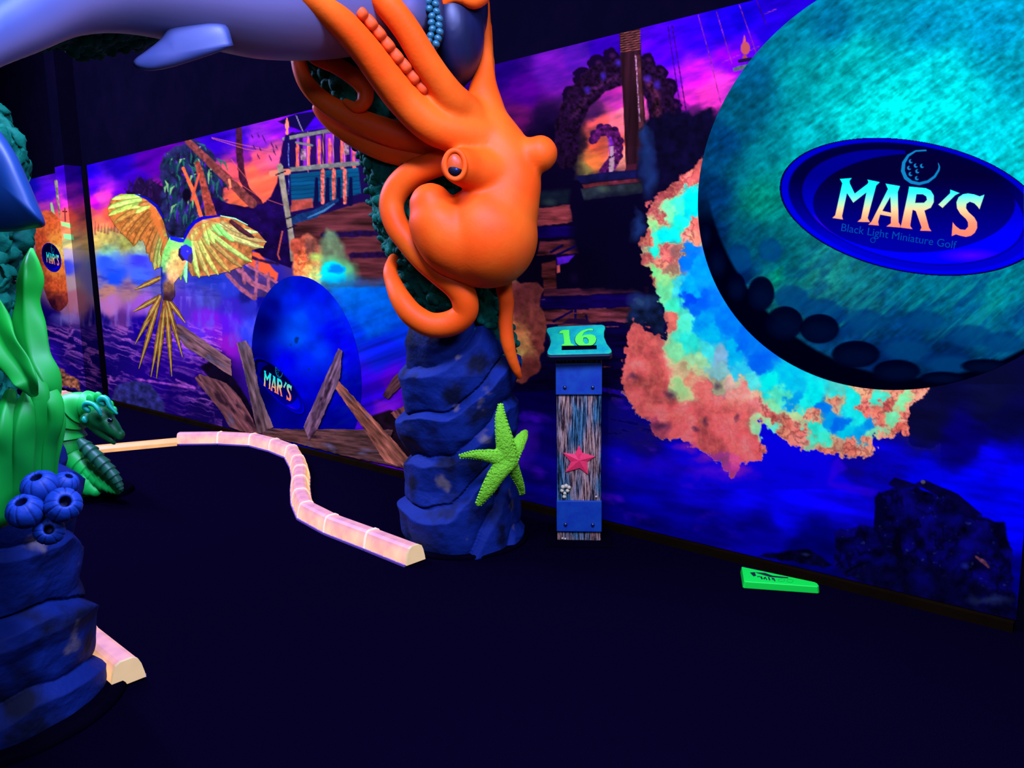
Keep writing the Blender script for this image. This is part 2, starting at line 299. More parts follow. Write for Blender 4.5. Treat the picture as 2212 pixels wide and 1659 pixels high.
    P.poly([(1255, 407), (1396, 393), (1392, 418), (1262, 432)], (34, 42, 58), 3, 2, .4); P.glow(1302, 408, 18, 10, (70, 90, 80), .8)
    P.glow(1185, 436, 20, 10, (90, 110, 90), .8, 4); P.poly([(1150, 415), (1230, 410), (1230, 440), (1150, 450)], (20, 34, 50), 10, 6, .4, a=.7)
    # hull planking between octopus and flames
    def planks(pts, c, tex=.9, a=1): P.poly(pts, c, 2.5, 3, tex, 9, a, stretch=(.2, 0.0, 1.3), rag=1.5)
    planks([(1150, 452), (1232, 442), (1238, 478), (1150, 492)], (118, 46, 58)); planks([(1100, 492), (1270, 486), (1270, 510), (1120, 516)], (14, 2, 78), .4)
    planks([(1168, 522), (1260, 516), (1250, 548), (1160, 552)], (88, 34, 50)); planks([(1170, 570), (1202, 562), (1202, 622), (1175, 626)], (92, 36, 46))
    planks([(1175, 624), (1400, 618), (1400, 632), (1175, 640)], (66, 26, 48)); planks([(1165, 640), (1400, 634), (1400, 664), (1165, 668)], (14, 2, 74), .5)
    planks([(1150, 672), (1400, 662), (1400, 692), (1150, 702)], (104, 44, 60)); planks([(1080, 704), (1400, 696), (1400, 830), (1080, 850)], (8, 3, 52), .6)
    P.poly([(1245, 432), (1390, 420), (1400, 640), (1262, 620), (1235, 520)], (6, 3, 32), 22, 12)
    P.poly([(1201, 560), (1246, 552), (1248, 622), (1203, 624)], (8, 4, 36), 1.5); P.poly([(1201, 556), (1242, 550), (1230, 566), (1203, 574)], (90, 26, 225), 2, 3, .5); P.glow(1240, 600, 12, 14, (30, 10, 60), .7)
    P.poly([(1203, 574), (1209, 572), (1210, 588), (1203, 590)], (235, 100, 110), 1.5)
    for l in ([(1243, 532), (1200, 552)], [(1243, 668), (1243, 690)], [(1236, 672), (1196, 694)], [(1266, 682), (1270, 700)], [(1190, 545), (1215, 530)]): P.line(l, 5, (10, 4, 70), 1, 1.5, .4, 2)
    P.poly([(1228, 688), (1262, 688), (1287, 704), (1207, 706)], (34, 14, 56), 1.5); P.line([(1207, 704), (1287, 703)], 4, (92, 60, 80), 1, 1)
    for k in range(14): xx = 1160 + (k * 73) % 230; yy = 648 + (k * 29) % 150; P.line([(xx, yy), (xx + 18 + k % 4 * 6, yy - 1)], 2, (130, 60, 80), .7, 1, .8, 1)
    # dark smoke
    P.poly([(1392, 262), (1440, 240), (1500, 248), (1545, 235), (1550, 330), (1480, 375), (1420, 420), (1388, 440), (1380, 360)], (9, 6, 36), 10, 14, .5)
    for q in [(1398, 330, 22, 60), (1405, 390, 24, 45), (1392, 290, 12, 30), (1378, 480, 14, 34), (1372, 500, 20, 30)]: P.glow(q[0], q[1], q[2], q[3], (26, 52, 120), .85, 14)
    P.poly([(1345, 700), (1362, 660), (1400, 635), (1425, 645), (1430, 700), (1435, 735), (1400, 700)], (16, 28, 66), 10, 12, .8); P.glow(1385, 650, 34, 22, (38, 70, 130), .8, 12)
    # small flame right of the pillar
    FP = [(1125, 612), (1148, 606), (1175, 622), (1168, 660), (1182, 700), (1178, 760), (1160, 800), (1130, 830), (1095, 820), (1085, 700), (1085, 600)]
    P.poly(FP, None, 3, 10, .35, 10, ctrl=[(1140, 630, 120, 52, 62), (1150, 700, 140, 62, 66), (1120, 720, 215, 125, 85), (1130, 740, 225, 150, 95), (1115, 760, 190, 170, 95), (1160, 740, 135, 56, 60), (1130, 790, 140, 58, 60), (1110, 650, 120, 50, 60), (1150, 800, 120, 50, 55)], cw=14, p=4)
    P.glow(1110, 590, 10, 30, (160, 160, 110), .8, 10)
    # ropes and finial, upper right
    for l, w in (([(1443, 58), (1470, 235)], 2.5), ([(1452, 56), (1483, 245)], 2.5), ([(1508, 32), (1530, 110), (1557, 222)], 2), ([(1548, 26), (1582, 140)], 2), ([(1597, 10), (1634, 115)], 2), ([(1634, 0), (1655, 52)], 2.6), ([(1652, 30), (1676, 20)], 2), ([(1560, 135), (1640, 100)], 1.5)):
        P.line(l, w, (110, 30, 110) if w < 2.4 else (40, 5, 90), .85, 1, .7)
    P.line([(1608, 78), (1608, 92)], [3, 6], (170, 70, 80), 1, 1.2); P.disc(1610, 104, 10, 14, (150, 62, 74), f=1.5); P.disc(1609, 126, 5, 8, (130, 50, 60)); P.line([(1598, 132), (1622, 128)], 8, (20, 10, 60)); P.line([(1588, 150), (1612, 143)], 9, (70, 80, 96), 1, 1, .3)
    # the big flame ---------------------------------------------------------------
    I = P.poly(FIREP, None, 3, 13, .16, 14, ctrl=FIRE, cw=15, p=6.5, rag=9)
    if len(I):
        x = X[I]; y = Y[I]; c = P.C[I]; d = P.pdist(x, y, FIREP); crk = 1 - np.clip(np.abs(fbm(x, y, 17, 4, 3.9)) * 13, 0, 1)
        wm = np.clip((c[:, 0] - c[:, 2]) / 90, 0, 1)[:, None]; P.C[I] = np.clip(c + wm * np.array([14, 4, 20]), 0, 255); c = P.C[I]
        warm = np.clip((c[:, 0] - c[:, 2]) / 120, 0, 1) * np.clip((d + 14) / 6, 0, 1)
        rimk = np.exp(-((c[:, 0] - .5 * c[:, 1] - .5 * c[:, 2]) / 34.) ** 2) * (c.max(1) > 110); P.put(I, (225, 215, 150), rimk * .55)
        P.C[I] = np.clip(P.C[I] * (1.06 + fbm(x, y, 34, 4, 7.3)[:, None] * .9 * wm), 0, 255)
        zone = ((x < 1500) & (y < 640)) | ((x > 1640) & (y > 830))
        P.put(I, (255, 175, 130), crk * warm * np.where(zone, .55, .22)); crk2 = 1 - np.clip(np.abs(fbm(x, y, 13, 4, 6.9)) * 10, 0, 1)
        P.put(I, (120, 42, 50), crk2 * warm * np.where(zone, .6, .12))
    for q in [(1422, 925, 26, 14), (1555, 838, 14, 12), (1440, 855, 18, 10), (1530, 905, 10, 16), (1592, 905, 8, 12), (1505, 925, 10, 9), (1370, 815, 16, 12)]: P.glow(q[0], q[1], q[2], q[3], (60, 30, 80), .7, 16)
    for q in [(1590, 1015, 36, 14), (1530, 985, 40, 14), (1480, 965, 30, 12)]: P.glow(q[0], q[1], q[2], q[3], (190, 40, 190), .6, 14)
    # rocks, lower right
    R1 = [(1802, 1225), (1802, 1150), (1840, 1138), (1888, 1136), (1888, 1075), (1912, 1058), (1980, 1052), (2060, 1078), (2120, 1115), (2167, 1130), (2184, 1190), (2184, 1275), (2200, 1300), (2200, 1345), (2100, 1330), (1830, 1250)]
    P.poly(R1, (6, 3, 82), 4, 8, 1.1, 24)
    P.poly([(1920, 1045), (1932, 1030), (1975, 1045), (1995, 1036), (2070, 1066), (2122, 1112), (2100, 1112), (2040, 1078), (1990, 1052), (1935, 1056)], (6, 3, 66), 2, 2, .5)
    I = P.box(R1, 2); x = X[I]; y = Y[I]; inr = P.pdist(x, y, R1) > 3
    P.put(I, (40, 60, 150), np.clip(fbm(x * .6, y, 7, 3, 2.2) * 7 - 1.6, 0, 1) * inr * .8); P.put(I, (3, 2, 40), np.clip(1 - np.abs(fbm(x, y, 42, 4, 9.9)) * 16, 0, 1) * inr * .85)
    P.poly([(1890, 1075), (1900, 1062), (1912, 1080), (1910, 1135), (1888, 1130)], (3, 2, 50), 3, 3); P.poly([(1925, 1170), (1942, 1150), (1955, 1240), (1940, 1250)], (3, 2, 30), 4, 5)
    P.poly([(1802, 1235), (1835, 1222), (1925, 1196), (1950, 1200), (2195, 1290), (2200, 1345), (2100, 1330)], (5, 4, 48), 14, 8, .8, a=.75)
    P.line([(1828, 1236), (1860, 1218), (1925, 1204)], 5, (2, 2, 34), 1, 2, 0, 3); P.line([(2108, 1203), (2125, 1214), (2135, 1224)], [5, 9, 6], (110, 60, 90), 1, 2, .6, 3); P.glow(2085, 1222, 12, 10, (40, 60, 170), .9, 4)
    for q in [(1960, 1100, 50, 22), (1900, 1210, 40, 16), (2040, 1120, 50, 20), (2070, 1215, 30, 30), (1990, 1250, 30, 26), (2100, 1180, 40, 20), (1850, 1180, 34, 16)]: P.glow(q[0], q[1], q[2], q[3], (8, 6, 150), .6, 12)
    P.disc(1994, 1041, 5, 4, (110, 100, 110), .8); P.glow(2140, 1300, 60, 14, (60, 90, 160), .5, 14)
    P.poly([(1640, 1200), (1690, 1190), (1750, 1186), (1800, 1222), (1780, 1228)], (5, 4, 50), 4, 6, .9); P.glow(1742, 1196, 12, 5, (40, 50, 120), .9, 4)
    # palms and driftwood, left ---------------------------------------------------
    P.poly([(268, 440), (285, 400), (300, 378), (312, 392), (330, 385), (345, 400), (360, 430), (350, 470), (300, 450)], (24, 8, 50), 3, 12, .5, rag=6)
    P.poly([(352, 330), (372, 315), (420, 304), (455, 325), (470, 350), (488, 400), (488, 440), (470, 470), (440, 560), (370, 560), (352, 470), (346, 400)], (22, 22, 62), 4, 12, .9, rag=6)
    I = P.box([(350, 310), (490, 560)], 0); x = X[I]; y = Y[I]; inr = np.clip(P.pdist(x, y, [(352, 330), (420, 304), (470, 340), (488, 430), (450, 540), (380, 550), (350, 470)]) / 6, 0, 1)
    P.put(I, (80, 20, 190), np.clip(fbm(x * 1.4, y * .6, 16, 4, 1.2) * 6 - .9, 0, 1) * inr * .8); P.put(I, (30, 100, 90), np.clip(fbm(x * 1.6, y * .7, 12, 4, 5.2) * 6 - .9, 0, 1) * inr * .8); P.put(I, (110, 170, 110), np.clip(fbm(x * 1.7, y * .8, 9, 3, 8.2) * 7 - 1.9, 0, 1) * inr * .8)
    rr = np.random.default_rng(4)
    for k in range(170):
        a = rr.random() * 2 * math.pi; q = rr.random() ** .5; x0 = 418 + math.cos(a) * 64 * q; y0 = 400 + math.sin(a) * 84 * q - 8; dx = rr.normal(0, 9); dy = 10 + rr.random() * 22
        c_ = [(10, 40, 56), (14, 26, 60), (24, 84, 76), (60, 18, 150), (16, 12, 44), (110, 160, 110)][rr.choice(6, p=[.28, .22, .16, .14, .14, .06])]
        P.line([(x0, y0), (x0 + dx * .7, y0 + dy * .3), (x0 + dx, y0 + dy)], [1.5, 5, 1], c_, .9, 1.2)
    for k in range(50):
        x0 = 275 + rr.random() * 75; y0 = 395 + rr.random() * 60; P.line([(x0, y0), (x0 + rr.normal(0, 10), y0 - 8 - rr.random() * 14)], [4, 1], [(22, 8, 50), (40, 14, 70), (16, 10, 40)][k % 3], .9, 1.2)
    P.disc(403, 421, 9, 14, (8, 4, 24), f=2)
    P.poly([(210, 540), (215, 500), (250, 490), (300, 500), (340, 520), (345, 548), (260, 546)], (140, 150, 80), 8, 10, .6, 8, .5, rag=6)
    for k in range(16): xx = 205 + k * 7; P.line([(xx, 505 - (k * 7) % 9), (xx + 1, 478 + (k * 5) % 14)], [5, 1.5], (110, 50, 60), .6, 1.5, .5, 2)
    P.line([(516, 280), (517, 330), (523, 381), (534, 412), (558, 438)], [13, 15, 15, 15, 18], (52, 16, 42), 1, 1.5, .5, 3)
    P.poly([(444, 420), (455, 424), (495, 440), (528, 447), (567, 440), (584, 425), (598, 395), (603, 350), (612, 300), (632, 292), (640, 420), (640, 540), (628, 580), (560, 552), (480, 470), (445, 450)], (20, 5, 62), 2, 2, .5)
    I = P.box([(445, 430), (630, 570)], 0); x = X[I]; y = Y[I]; P.put(I, (110, 40, 60), np.clip(fbm(x, y, 6, 3, 6.2) * 8 - 2.4, 0, 1) * .6 * np.clip(P.pdist(x, y, [(446, 425), (528, 450), (600, 410), (630, 560), (560, 550)]) / 4, 0, 1))
    P.line([(406, 306), (470, 366), (545, 440)], [14, 18, 20], (104, 46, 52), 1, 1.5, .5, 2); P.line([(495, 388), (498, 404)], 5, (220, 120, 90), 1, 1)
    P.line([(427, 354), (440, 400), (456, 464)], [12, 15, 24], (132, 52, 48), 1, 1.5, .5, 3); P.line([(396, 364), (416, 410), (434, 466)], [7, 8, 8], (215, 84, 50), 1, 1.5, .3, 2); P.line([(430, 376), (414, 432)], 5, (190, 70, 50), 1, 1.5)
    for l in ([(457, 297), (520, 312), (608, 330)], [(458, 299), (530, 322), (608, 334)], [(500, 385), (560, 425), (626, 448)], [(500, 345), (560, 420), (575, 436)]): P.line(l, 1.4, (190, 80, 90), .8, 1)
    for (bx, by, q) in [(545, 295, 4), (558, 293, 5), (570, 300, 9), (588, 314, 8), (597, 318, 6), (592, 328, 7), (558, 338, 6), (584, 342, 7), (549, 318, 5), (562, 322, 5)]:
        P.line([(bx - q * .4, by - q), (bx, by), (bx + q * .5, by + q)], [1, 3, 1], (50, 10, 90), 1, 1)
    # ship's stern ------------------------------------------------------------------
    P.poly([(600, 262), (655, 286), (690, 240), (640, 245)], (10, 4, 56), 2, 2); P.line([(640, 250), (648, 270), (655, 285)], 2, (130, 120, 170), .9, 1)
    P.poly([(636, 470), (730, 436), (860, 440), (900, 620), (700, 620), (636, 600)], (84, 36, 48), 3, 3, .8, 10, stretch=(.15, 0, 1.2))
    for (a, b, cc) in [((640, 440), (860, 400), (22, 8, 52)), ((700, 508), (900, 500), (22, 8, 56)), ((760, 552), (900, 548), (26, 8, 56))]: P.line([a, b], 24 if a[1] < 500 else 13, cc, .95, 4, .5, 4)
    P.poly([(618, 290), (800, 262), (800, 430), (700, 462), (626, 470)], (22, 8, 66), 2)
    P.poly([(640, 300), (780, 276), (780, 356), (640, 366)], (128, 30, 190), 3, 5, .3)
    for (bx, w) in [(632, 14), (650, 8), (676, 14), (698, 9), (728, 16), (752, 10)]: P.line([(bx, 292), (bx + 1, 362)], w, (20, 6, 64), .9, 1.5)
    for bx in (642, 666, 689, 712, 738, 764): P.line([(bx, 300 if bx > 650 else 312), (bx + 1, 320), (bx, 340), (bx + 1, 362)], [4, 8, 5, 8], (205, 84, 80), 1, 1.2, .4)
    for (bx, by) in [(655, 332), (748, 320)]: P.poly([(bx - 5, by - 10), (bx + 5, by - 10), (bx + 6, by + 14), (bx - 6, by + 14)], (120, 90, 120), 1, tex=.8, ts=4)
    P.poly([(626, 376), (774, 362), (780, 418), (700, 436), (628, 432)], (6, 66, 112), 1.5, 0, .25, 12, stretch=(.1, 0, 1.0))
    for k in range(6): P.line([(628, 385 + k * 9), (776, 372 + k * 9)], 1.6, (4, 34, 80), .8, 1)
    P.poly([(627, 433), (675, 428), (676, 448), (628, 458)], (158, 64, 62), 1.5, tex=.4)
    for bx in (684, 708, 732, 758): P.line([(bx, 386), (bx - 1, 440)], [7, 11], (10, 8, 56), 1, 1.5)
    for bx in (697, 721, 745): P.line([(bx, 368), (bx, 395), (bx, 438)], [8, 8, 7], (190, 86, 84), 1, 1.2, .6, 1, 4)
    for bx in (665, 698, 720, 744): P.line([(bx, 285), (bx, 372)], 1.6, (200, 130, 110), .8, 1)
    P.line([(640, 308), (674, 314)], 5, (96, 100, 110), 1, 1); P.line([(614, 300), (660, 291), (760, 274)], 8, (98, 100, 104), 1, 1.2, .3); P.line([(622, 367), (700, 359), (772, 353)], 10, (104, 106, 112), 1, 1.2, .3)
    P.line([(620, 296), (618, 340), (624, 440)], [10, 14, 12], (16, 6, 70), 1, 1.5); P.line([(623, 310), (624, 420)], 1.5, (90, 110, 220), .8, 1, 1, 1, 3)
    P.line([(620, 255), (620, 262), (620, 272), (620, 280), (620, 288)], [2, 5, 9, 4, 6], (232, 116, 96), 1, 1.2)
    P.line([(629, 476), (680, 462), (728, 432)], [18, 17, 8], (16, 42, 96), 1, 1.5, .4); P.line([(665, 470), (700, 455), (722, 440)], [2, 5, 2], (60, 120, 180), .9, 1.5)
    P.line([(587, 375), (622, 371)], 13, (196, 112, 96), 1, 1.5); P.poly([(598, 357), (606, 352), (611, 358), (622, 430), (637, 520), (640, 565), (628, 565), (622, 500), (608, 420)], (128, 118, 112), 1.5, 0, .3, 8)
    for q in ((604, 375), (626, 470), (628, 492)): P.line([(q[0] - 8, q[1] + 3), (q[0] + 12, q[1] - 5)], 3, (16, 8, 40), 1, 1)
    P.line([(610, 500), (600, 550), (604, 560)], 3, (200, 80, 60), .9, 1.5)
    # small blast by the stern
    P.poly([(630, 520), (660, 505), (700, 530), (700, 600), (680, 640), (636, 620), (628, 570)], None, 6, 10, .5, 8, ctrl=[(640, 540, 150, 60, 50), (650, 560, 225, 95, 60), (660, 580, 250, 170, 90), (680, 570, 235, 130, 80), (670, 540, 110, 60, 60), (640, 590, 235, 110, 70), (690, 600, 250, 190, 110), (660, 610, 200, 220, 130)], cw=14, p=4)
    P.poly([(694, 520), (710, 495), (728, 505), (742, 540), (765, 580), (770, 610), (700, 605), (690, 560)], (96, 128, 100), 12, 10, .3, a=.85); P.glow(725, 590, 62, 40, (90, 240, 160), .9, 10)
    P.disc(720, 590, 28, 24, (0, 225, 245), f=6, warp=10); P.disc(728, 582, 15, 10, (0, 130, 240), f=6, warp=10); P.glow(683, 556, 16, 14, (170, 240, 110), .9, 8)
    I = P.box([(635, 540), (690, 600)], 0); x = X[I]; y = Y[I]; P.put(I, (255, 220, 130), np.clip(1 - np.abs(fbm(x, y, 11, 3, 2.6)) * 14, 0, 1) * .7 * np.clip(1 - np.hypot((x - 662) / 32, (y - 572) / 38), 0, 1) ** .4)
    P.poly([(690, 606), (760, 596), (850, 620), (880, 700), (790, 730), (720, 640)], (0, 110, 235), 26, 16, .3, a=.6)
    # wreck ribs between parrot and blue ball
    P.poly([(520, 535), (560, 548), (600, 590), (598, 610), (560, 590), (535, 570)], (240, 84, 56), 3, 4); P.poly([(490, 592), (520, 575), (592, 600), (596, 640), (548, 645)], (60, 40, 110), 4, 5, .5)
    for l, w in (([(490, 592), (518, 622), (550, 645)], 9), ([(512, 578), (545, 612), (592, 632)], 11), ([(520, 560), (528, 612)], 6), ([(556, 560), (552, 640)], 7), ([(580, 590), (580, 630)], 6), ([(530, 570), (600, 612)], 6)): P.line(l, w, (158, 84, 122), 1, 2, .4, 3)
    P.line([(515, 545), (560, 562), (600, 570)], 6, (40, 16, 60), 1, 3, .4, 3)
    # low rock and plank shadows
    P.poly([(238, 870), (252, 832), (290, 820), (325, 830), (352, 868), (362, 905), (300, 895)], (44, 44, 130), 3, 4, .7, 9); P.line([(300, 820), (420, 838), (380, 820)], 5, (190, 90, 225), .8, 3, .6, 4)
    P.poly([(432, 790), (460, 778), (500, 810), (545, 880), (566, 935), (548, 940)], (14, 6, 34), 4, 3, .4)
    P.poly([(575, 880), (600, 905), (640, 940), (600, 930)], (10, 6, 50), 4, 2); P.poly([(800, 900), (842, 885), (890, 900), (890, 1000), (820, 960)], (26, 12, 34), 5, 4, .6)
    # far left: distant light and shipping behind the orange ball
    P.line([(121, 392), (125, 430), (130, 470)], [7, 5, 3], (130, 130, 110), 1, 1.5, .6); P.line([(111, 440), (116, 468)], [5, 8], (150, 210, 150), 1, 1.5); P.line([(136, 457), (144, 457)], 3, (60, 10, 40)); P.line([(140, 450), (141, 478)], 3, (110, 40, 50))
    P.poly([(131, 478), (152, 482), (154, 492), (133, 488)], (150, 245, 150), 2, 2); P.poly([(136, 505), (158, 508), (160, 518), (138, 516)], (140, 245, 170), 2, 2)
    P.poly([(102, 820), (118, 795), (140, 800), (172, 822), (175, 845), (120, 830)], (175, 110, 90), 4, 8, .9, 5, rag=6)
    P.glow(100, 770, 60, 50, (60, 20, 245), .6, 10); P.glow(140, 690, 40, 16, (140, 130, 250), .7, 10)

# ------------------------------------------------------------------ the room
def quad(a, b, c, d): return [a, b, c, d]
ZT, ZB = 2.685, .045; UR = -2.652; UL = 9.2; ZC = 4.3; UW = -5.2
def slab(name, pts, thick_dir, m, kind='structure'):
    p = np.array(pts, float); q = p + np.asarray(thick_dir, float); n = len(p)
    V = np.r_[p, q]; Fc = [list(range(n)), list(range(2 * n - 1, n - 1, -1))] + [[i, (i + 1) % n + 0, (i + 1) % n + n, i + n] for i in range(n)]
    o = mesh(name, V, Fc, m, smooth=False); tag(o, kind=kind); return o
def wp(u, z, off=0.0): return tuple(WP(u, z, off))
for k, (u, o_, z, p) in enumerate(WASH):
    l = area('black_light_wash', wp(u, z, o_), wp(u, .3, 0), 1.8, .3, p)
for a in KEYS: area(*a)
pR = WP(UW, 0); pL = WP(UL, 0); room = [pR, pR + N_ * 7.2, pL + N_ * 7.2, pL]
slab('floor', [(p[0], p[1], 0) for p in room], (0, 0, -.1), M['carpet'])
slab('ceiling', [(p[0], p[1], ZC) for p in room], (0, 0, .1), M['black'])
slab('wall_back', [wp(UW, 0), wp(UL, 0), wp(UL, ZC), wp(UW, ZC)], -N_ * .12, M['black'])
slab('wall_right', [wp(UW, 0), wp(UW, ZC), wp(UW, ZC, 7.2), wp(UW, 0, 7.2)], -E_ * .12, M['black'])
slab('wall_left', [wp(UL, 0), wp(UL, ZC), wp(UL, ZC, 7.2), wp(UL, 0, 7.2)], E_ * .12, M['black'])
def wbox(name, u0, u1, z0, z1, o0, o1, m, parent=None):
    V = [wp(u, z, o) for u in (u0, u1) for z in (z0, z1) for o in (o0, o1)]
    Fc = [(0, 1, 3, 2), (4, 6, 7, 5), (0, 4, 5, 1), (2, 3, 7, 6), (0, 2, 6, 4), (1, 5, 7, 3)]
    return mesh(name, V, Fc, m, parent, smooth=False)
b = wbox('baseboard_back', UR + .01, 6.43, 0.0, ZB - .004, 0.001, .035, M['trim']); tag(b, kind='structure')

# mural: three strips of fine grid so the print stays sharp close up and cheap far away
def wall_grid(us, nz, off):
    zs = np.linspace(ZB, ZT, nz); U, Z = np.meshgrid(us, zs, indexing='ij')
    V = WP(U.ravel(), Z.ravel(), off); n = len(us)
    i, j = np.meshgrid(np.arange(n - 1), np.arange(nz - 1), indexing='ij'); a = (i * nz + j).ravel()
    return V, np.c_[a, a + 1, a + nz + 1, a + nz]
def us_px(x0, x1, n):
    xs = np.linspace(x0, x1, n); return np.array([W(x, 700)[0] for x in xs])
PILU = 6.43
parts = []
for (us, nz) in ((us_px(2140, 1140, 540), 640), (us_px(1140, 480, 350), 420), (us_px(480, 176.5, 190), 360)):
    parts.append([us, nz])
parts[0][0] = np.concatenate([np.linspace(UR + .005, parts[0][0][0], 40)[:-1], parts[0][0]])
parts[-1][0][-1] = PILU
Vs = []; Fs = []; n0 = 0
for us, nz in parts:
    V, Fc = wall_grid(us, nz, .004); Vs.append(V); Fs.append(Fc + n0); n0 += len(V)
def edge_close(V, Fc): return V, Fc
Vm = np.concatenate(Vs); Fm = np.concatenate(Fs)
px, py = proj(Vm); P = Painter(px, py); paint_scene(P)
mural = empty('wall_mural', wp(0, 0, .004), 'long printed mural of a burning pirate ship, kraken and stormy purple sea on the wall', 'mural')
mesh('printed_scene', Vm, Fm, M['print'], mural, smooth=False, colors=ALB(P.C))
# left end of the mural beyond the pier
V, Fc = wall_grid(np.concatenate([us_px(172, 40, 130), np.linspace(W(40, 700)[0], UL - .01, 12)[1:]]), 330, .004)
px, py = proj(V); P = Painter(px, py); paint_scene(P)
mural2 = empty('wall_mural', wp(7.2, 0, .004), 'far left mural panel with glowing sunset, beyond the projecting wall pier', 'mural')
mesh('printed_scene', V, Fc, M['print'], mural2, smooth=False, colors=ALB(P.C))

# pier that stands out of the wall, wrapped in the print
def solve_off(x, u, z):
    lo, hi = 0, .8
    for _ in range(40):
        m = (lo + hi) / 2; a, _y = proj(np.array(wp(u, z, m)))
        if a > x: lo = m
        else: hi = m
    return lo
OFF = solve_off(139, PILU, ZT); uf = PILU
for _ in range(60):
    uf += .01
    if proj(np.array(wp(uf, ZT, OFF)))[0] < 119: break
t = wbox('trim_1', PILU, uf, 0, ZC, 0, OFF, M['black']); tag(t, kind='structure')
pm = empty('pier_wrap', wp(PILU, 0, OFF), 'mural print wrapped round the wall pier at far left', 'mural')
zs = np.linspace(ZB, ZT, 330)
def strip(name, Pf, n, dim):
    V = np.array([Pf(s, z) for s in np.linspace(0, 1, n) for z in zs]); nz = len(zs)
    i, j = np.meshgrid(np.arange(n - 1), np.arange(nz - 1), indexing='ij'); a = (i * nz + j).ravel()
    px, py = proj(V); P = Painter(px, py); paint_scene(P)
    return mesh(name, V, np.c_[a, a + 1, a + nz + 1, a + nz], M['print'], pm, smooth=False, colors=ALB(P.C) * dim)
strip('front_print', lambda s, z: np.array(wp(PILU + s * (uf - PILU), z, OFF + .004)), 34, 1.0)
strip('side_print', lambda s, z: np.array(wp(PILU - .004, z, .02 + s * (OFF - .016))), 46, .45)  # side face's shade is put into the print colour, darkened evenly
b = wbox('trim_2', PILU - .13, PILU - .008, 0, ZT, .006, .02, M['blackstrip']); tag(b, kind='structure')
M['print'].node_tree.nodes['Principled BSDF'].inputs['Specular IOR Level'].default_value = 0.0

# ------------------------------------------------------------------ printed figures on the mural
def Wv(x, y, off):
    d = FWD + np.multiply.outer((x - CX) / F, RT) - np.multiply.outer((y - CY) / F, UP)
    t = ((W0 + N_ * off - CAM) @ N_) / (d @ N_); return CAM + d * t[:, None]
def cutout(name, box, step, fn, off, parent, lab=None):
    xs = np.arange(box[0], box[2] + step, step); ys = np.arange(box[1], box[3] + step, step)
    X, Y = np.meshgrid(xs, ys, indexing='ij'); X = X.ravel(); Y = Y.ravel(); ny = len(ys)
    C, A = fn(X, Y)
    i, j = np.meshgrid(np.arange(len(xs) - 1), np.arange(ny - 1), indexing='ij'); a = (i * ny + j).ravel()
    Fc = np.c_[a, a + 1, a + ny + 1, a + ny]; Fc = Fc[A[Fc].mean(1) > .5]
    used = np.unique(Fc); mp = np.full(len(X), -1); mp[used] = np.arange(len(used))
    V = Wv(X[used], Y[used], off)
    o = mesh(name, V, mp[Fc], M['print'], parent, smooth=False, colors=ALB(C[used]))
    if lab: o['label'] = lab
    return o
# MAR'S oval, drawn in its own coordinates
LM = [(558,402),(665,393),(645,418),(648,442),(692,533),(806,446),(815,430),(806,407),(918,430),(885,460),(808,752),(828,790),(716,786),(748,758),(797,522),(678,615),(622,528),(578,735),(586,766),(490,752),(516,728),(580,440)]
LA = [(968,443),(1098,465),(1078,520),(1086,790),(1102,820),(1098,838),(976,828),(1016,800),(1018,740),(920,722),(902,785),(908,820),(814,812),(842,785),(990,492)]
LAh = [(1012,560),(940,688),(1018,705)]
LR = [(1180,470),(1330,484),(1375,505),(1402,550),(1402,610),(1375,660),(1318,686),(1360,840),(1380,870),(1278,866),(1292,838),(1240,690),(1212,678),(1190,822),(1210,852),(1100,838),(1110,810),(1172,520)]
LRh = [(1246,538),(1305,540),(1335,560),(1340,590),(1315,615),(1234,616)]
LQ = [(1550,497),(1634,528),(1595,547),(1480,662),(1442,632),(1548,530)]
LS = [(1857,542),(1812,675),(1795,650),(1765,620),(1725,606),(1695,625),(1692,665),(1715,700),(1765,745),(1790,790),(1792,840),(1770,885),(1735,912),(1690,922),(1640,912),(1600,899),(1562,915),(1572,790),(1600,825),(1640,855),(1685,858),(1710,830),(1708,790),(1690,760),(1640,715),(1610,665),(1605,610),(1625,565),(1665,538),(1710,531),(1765,540),(1815,558)]
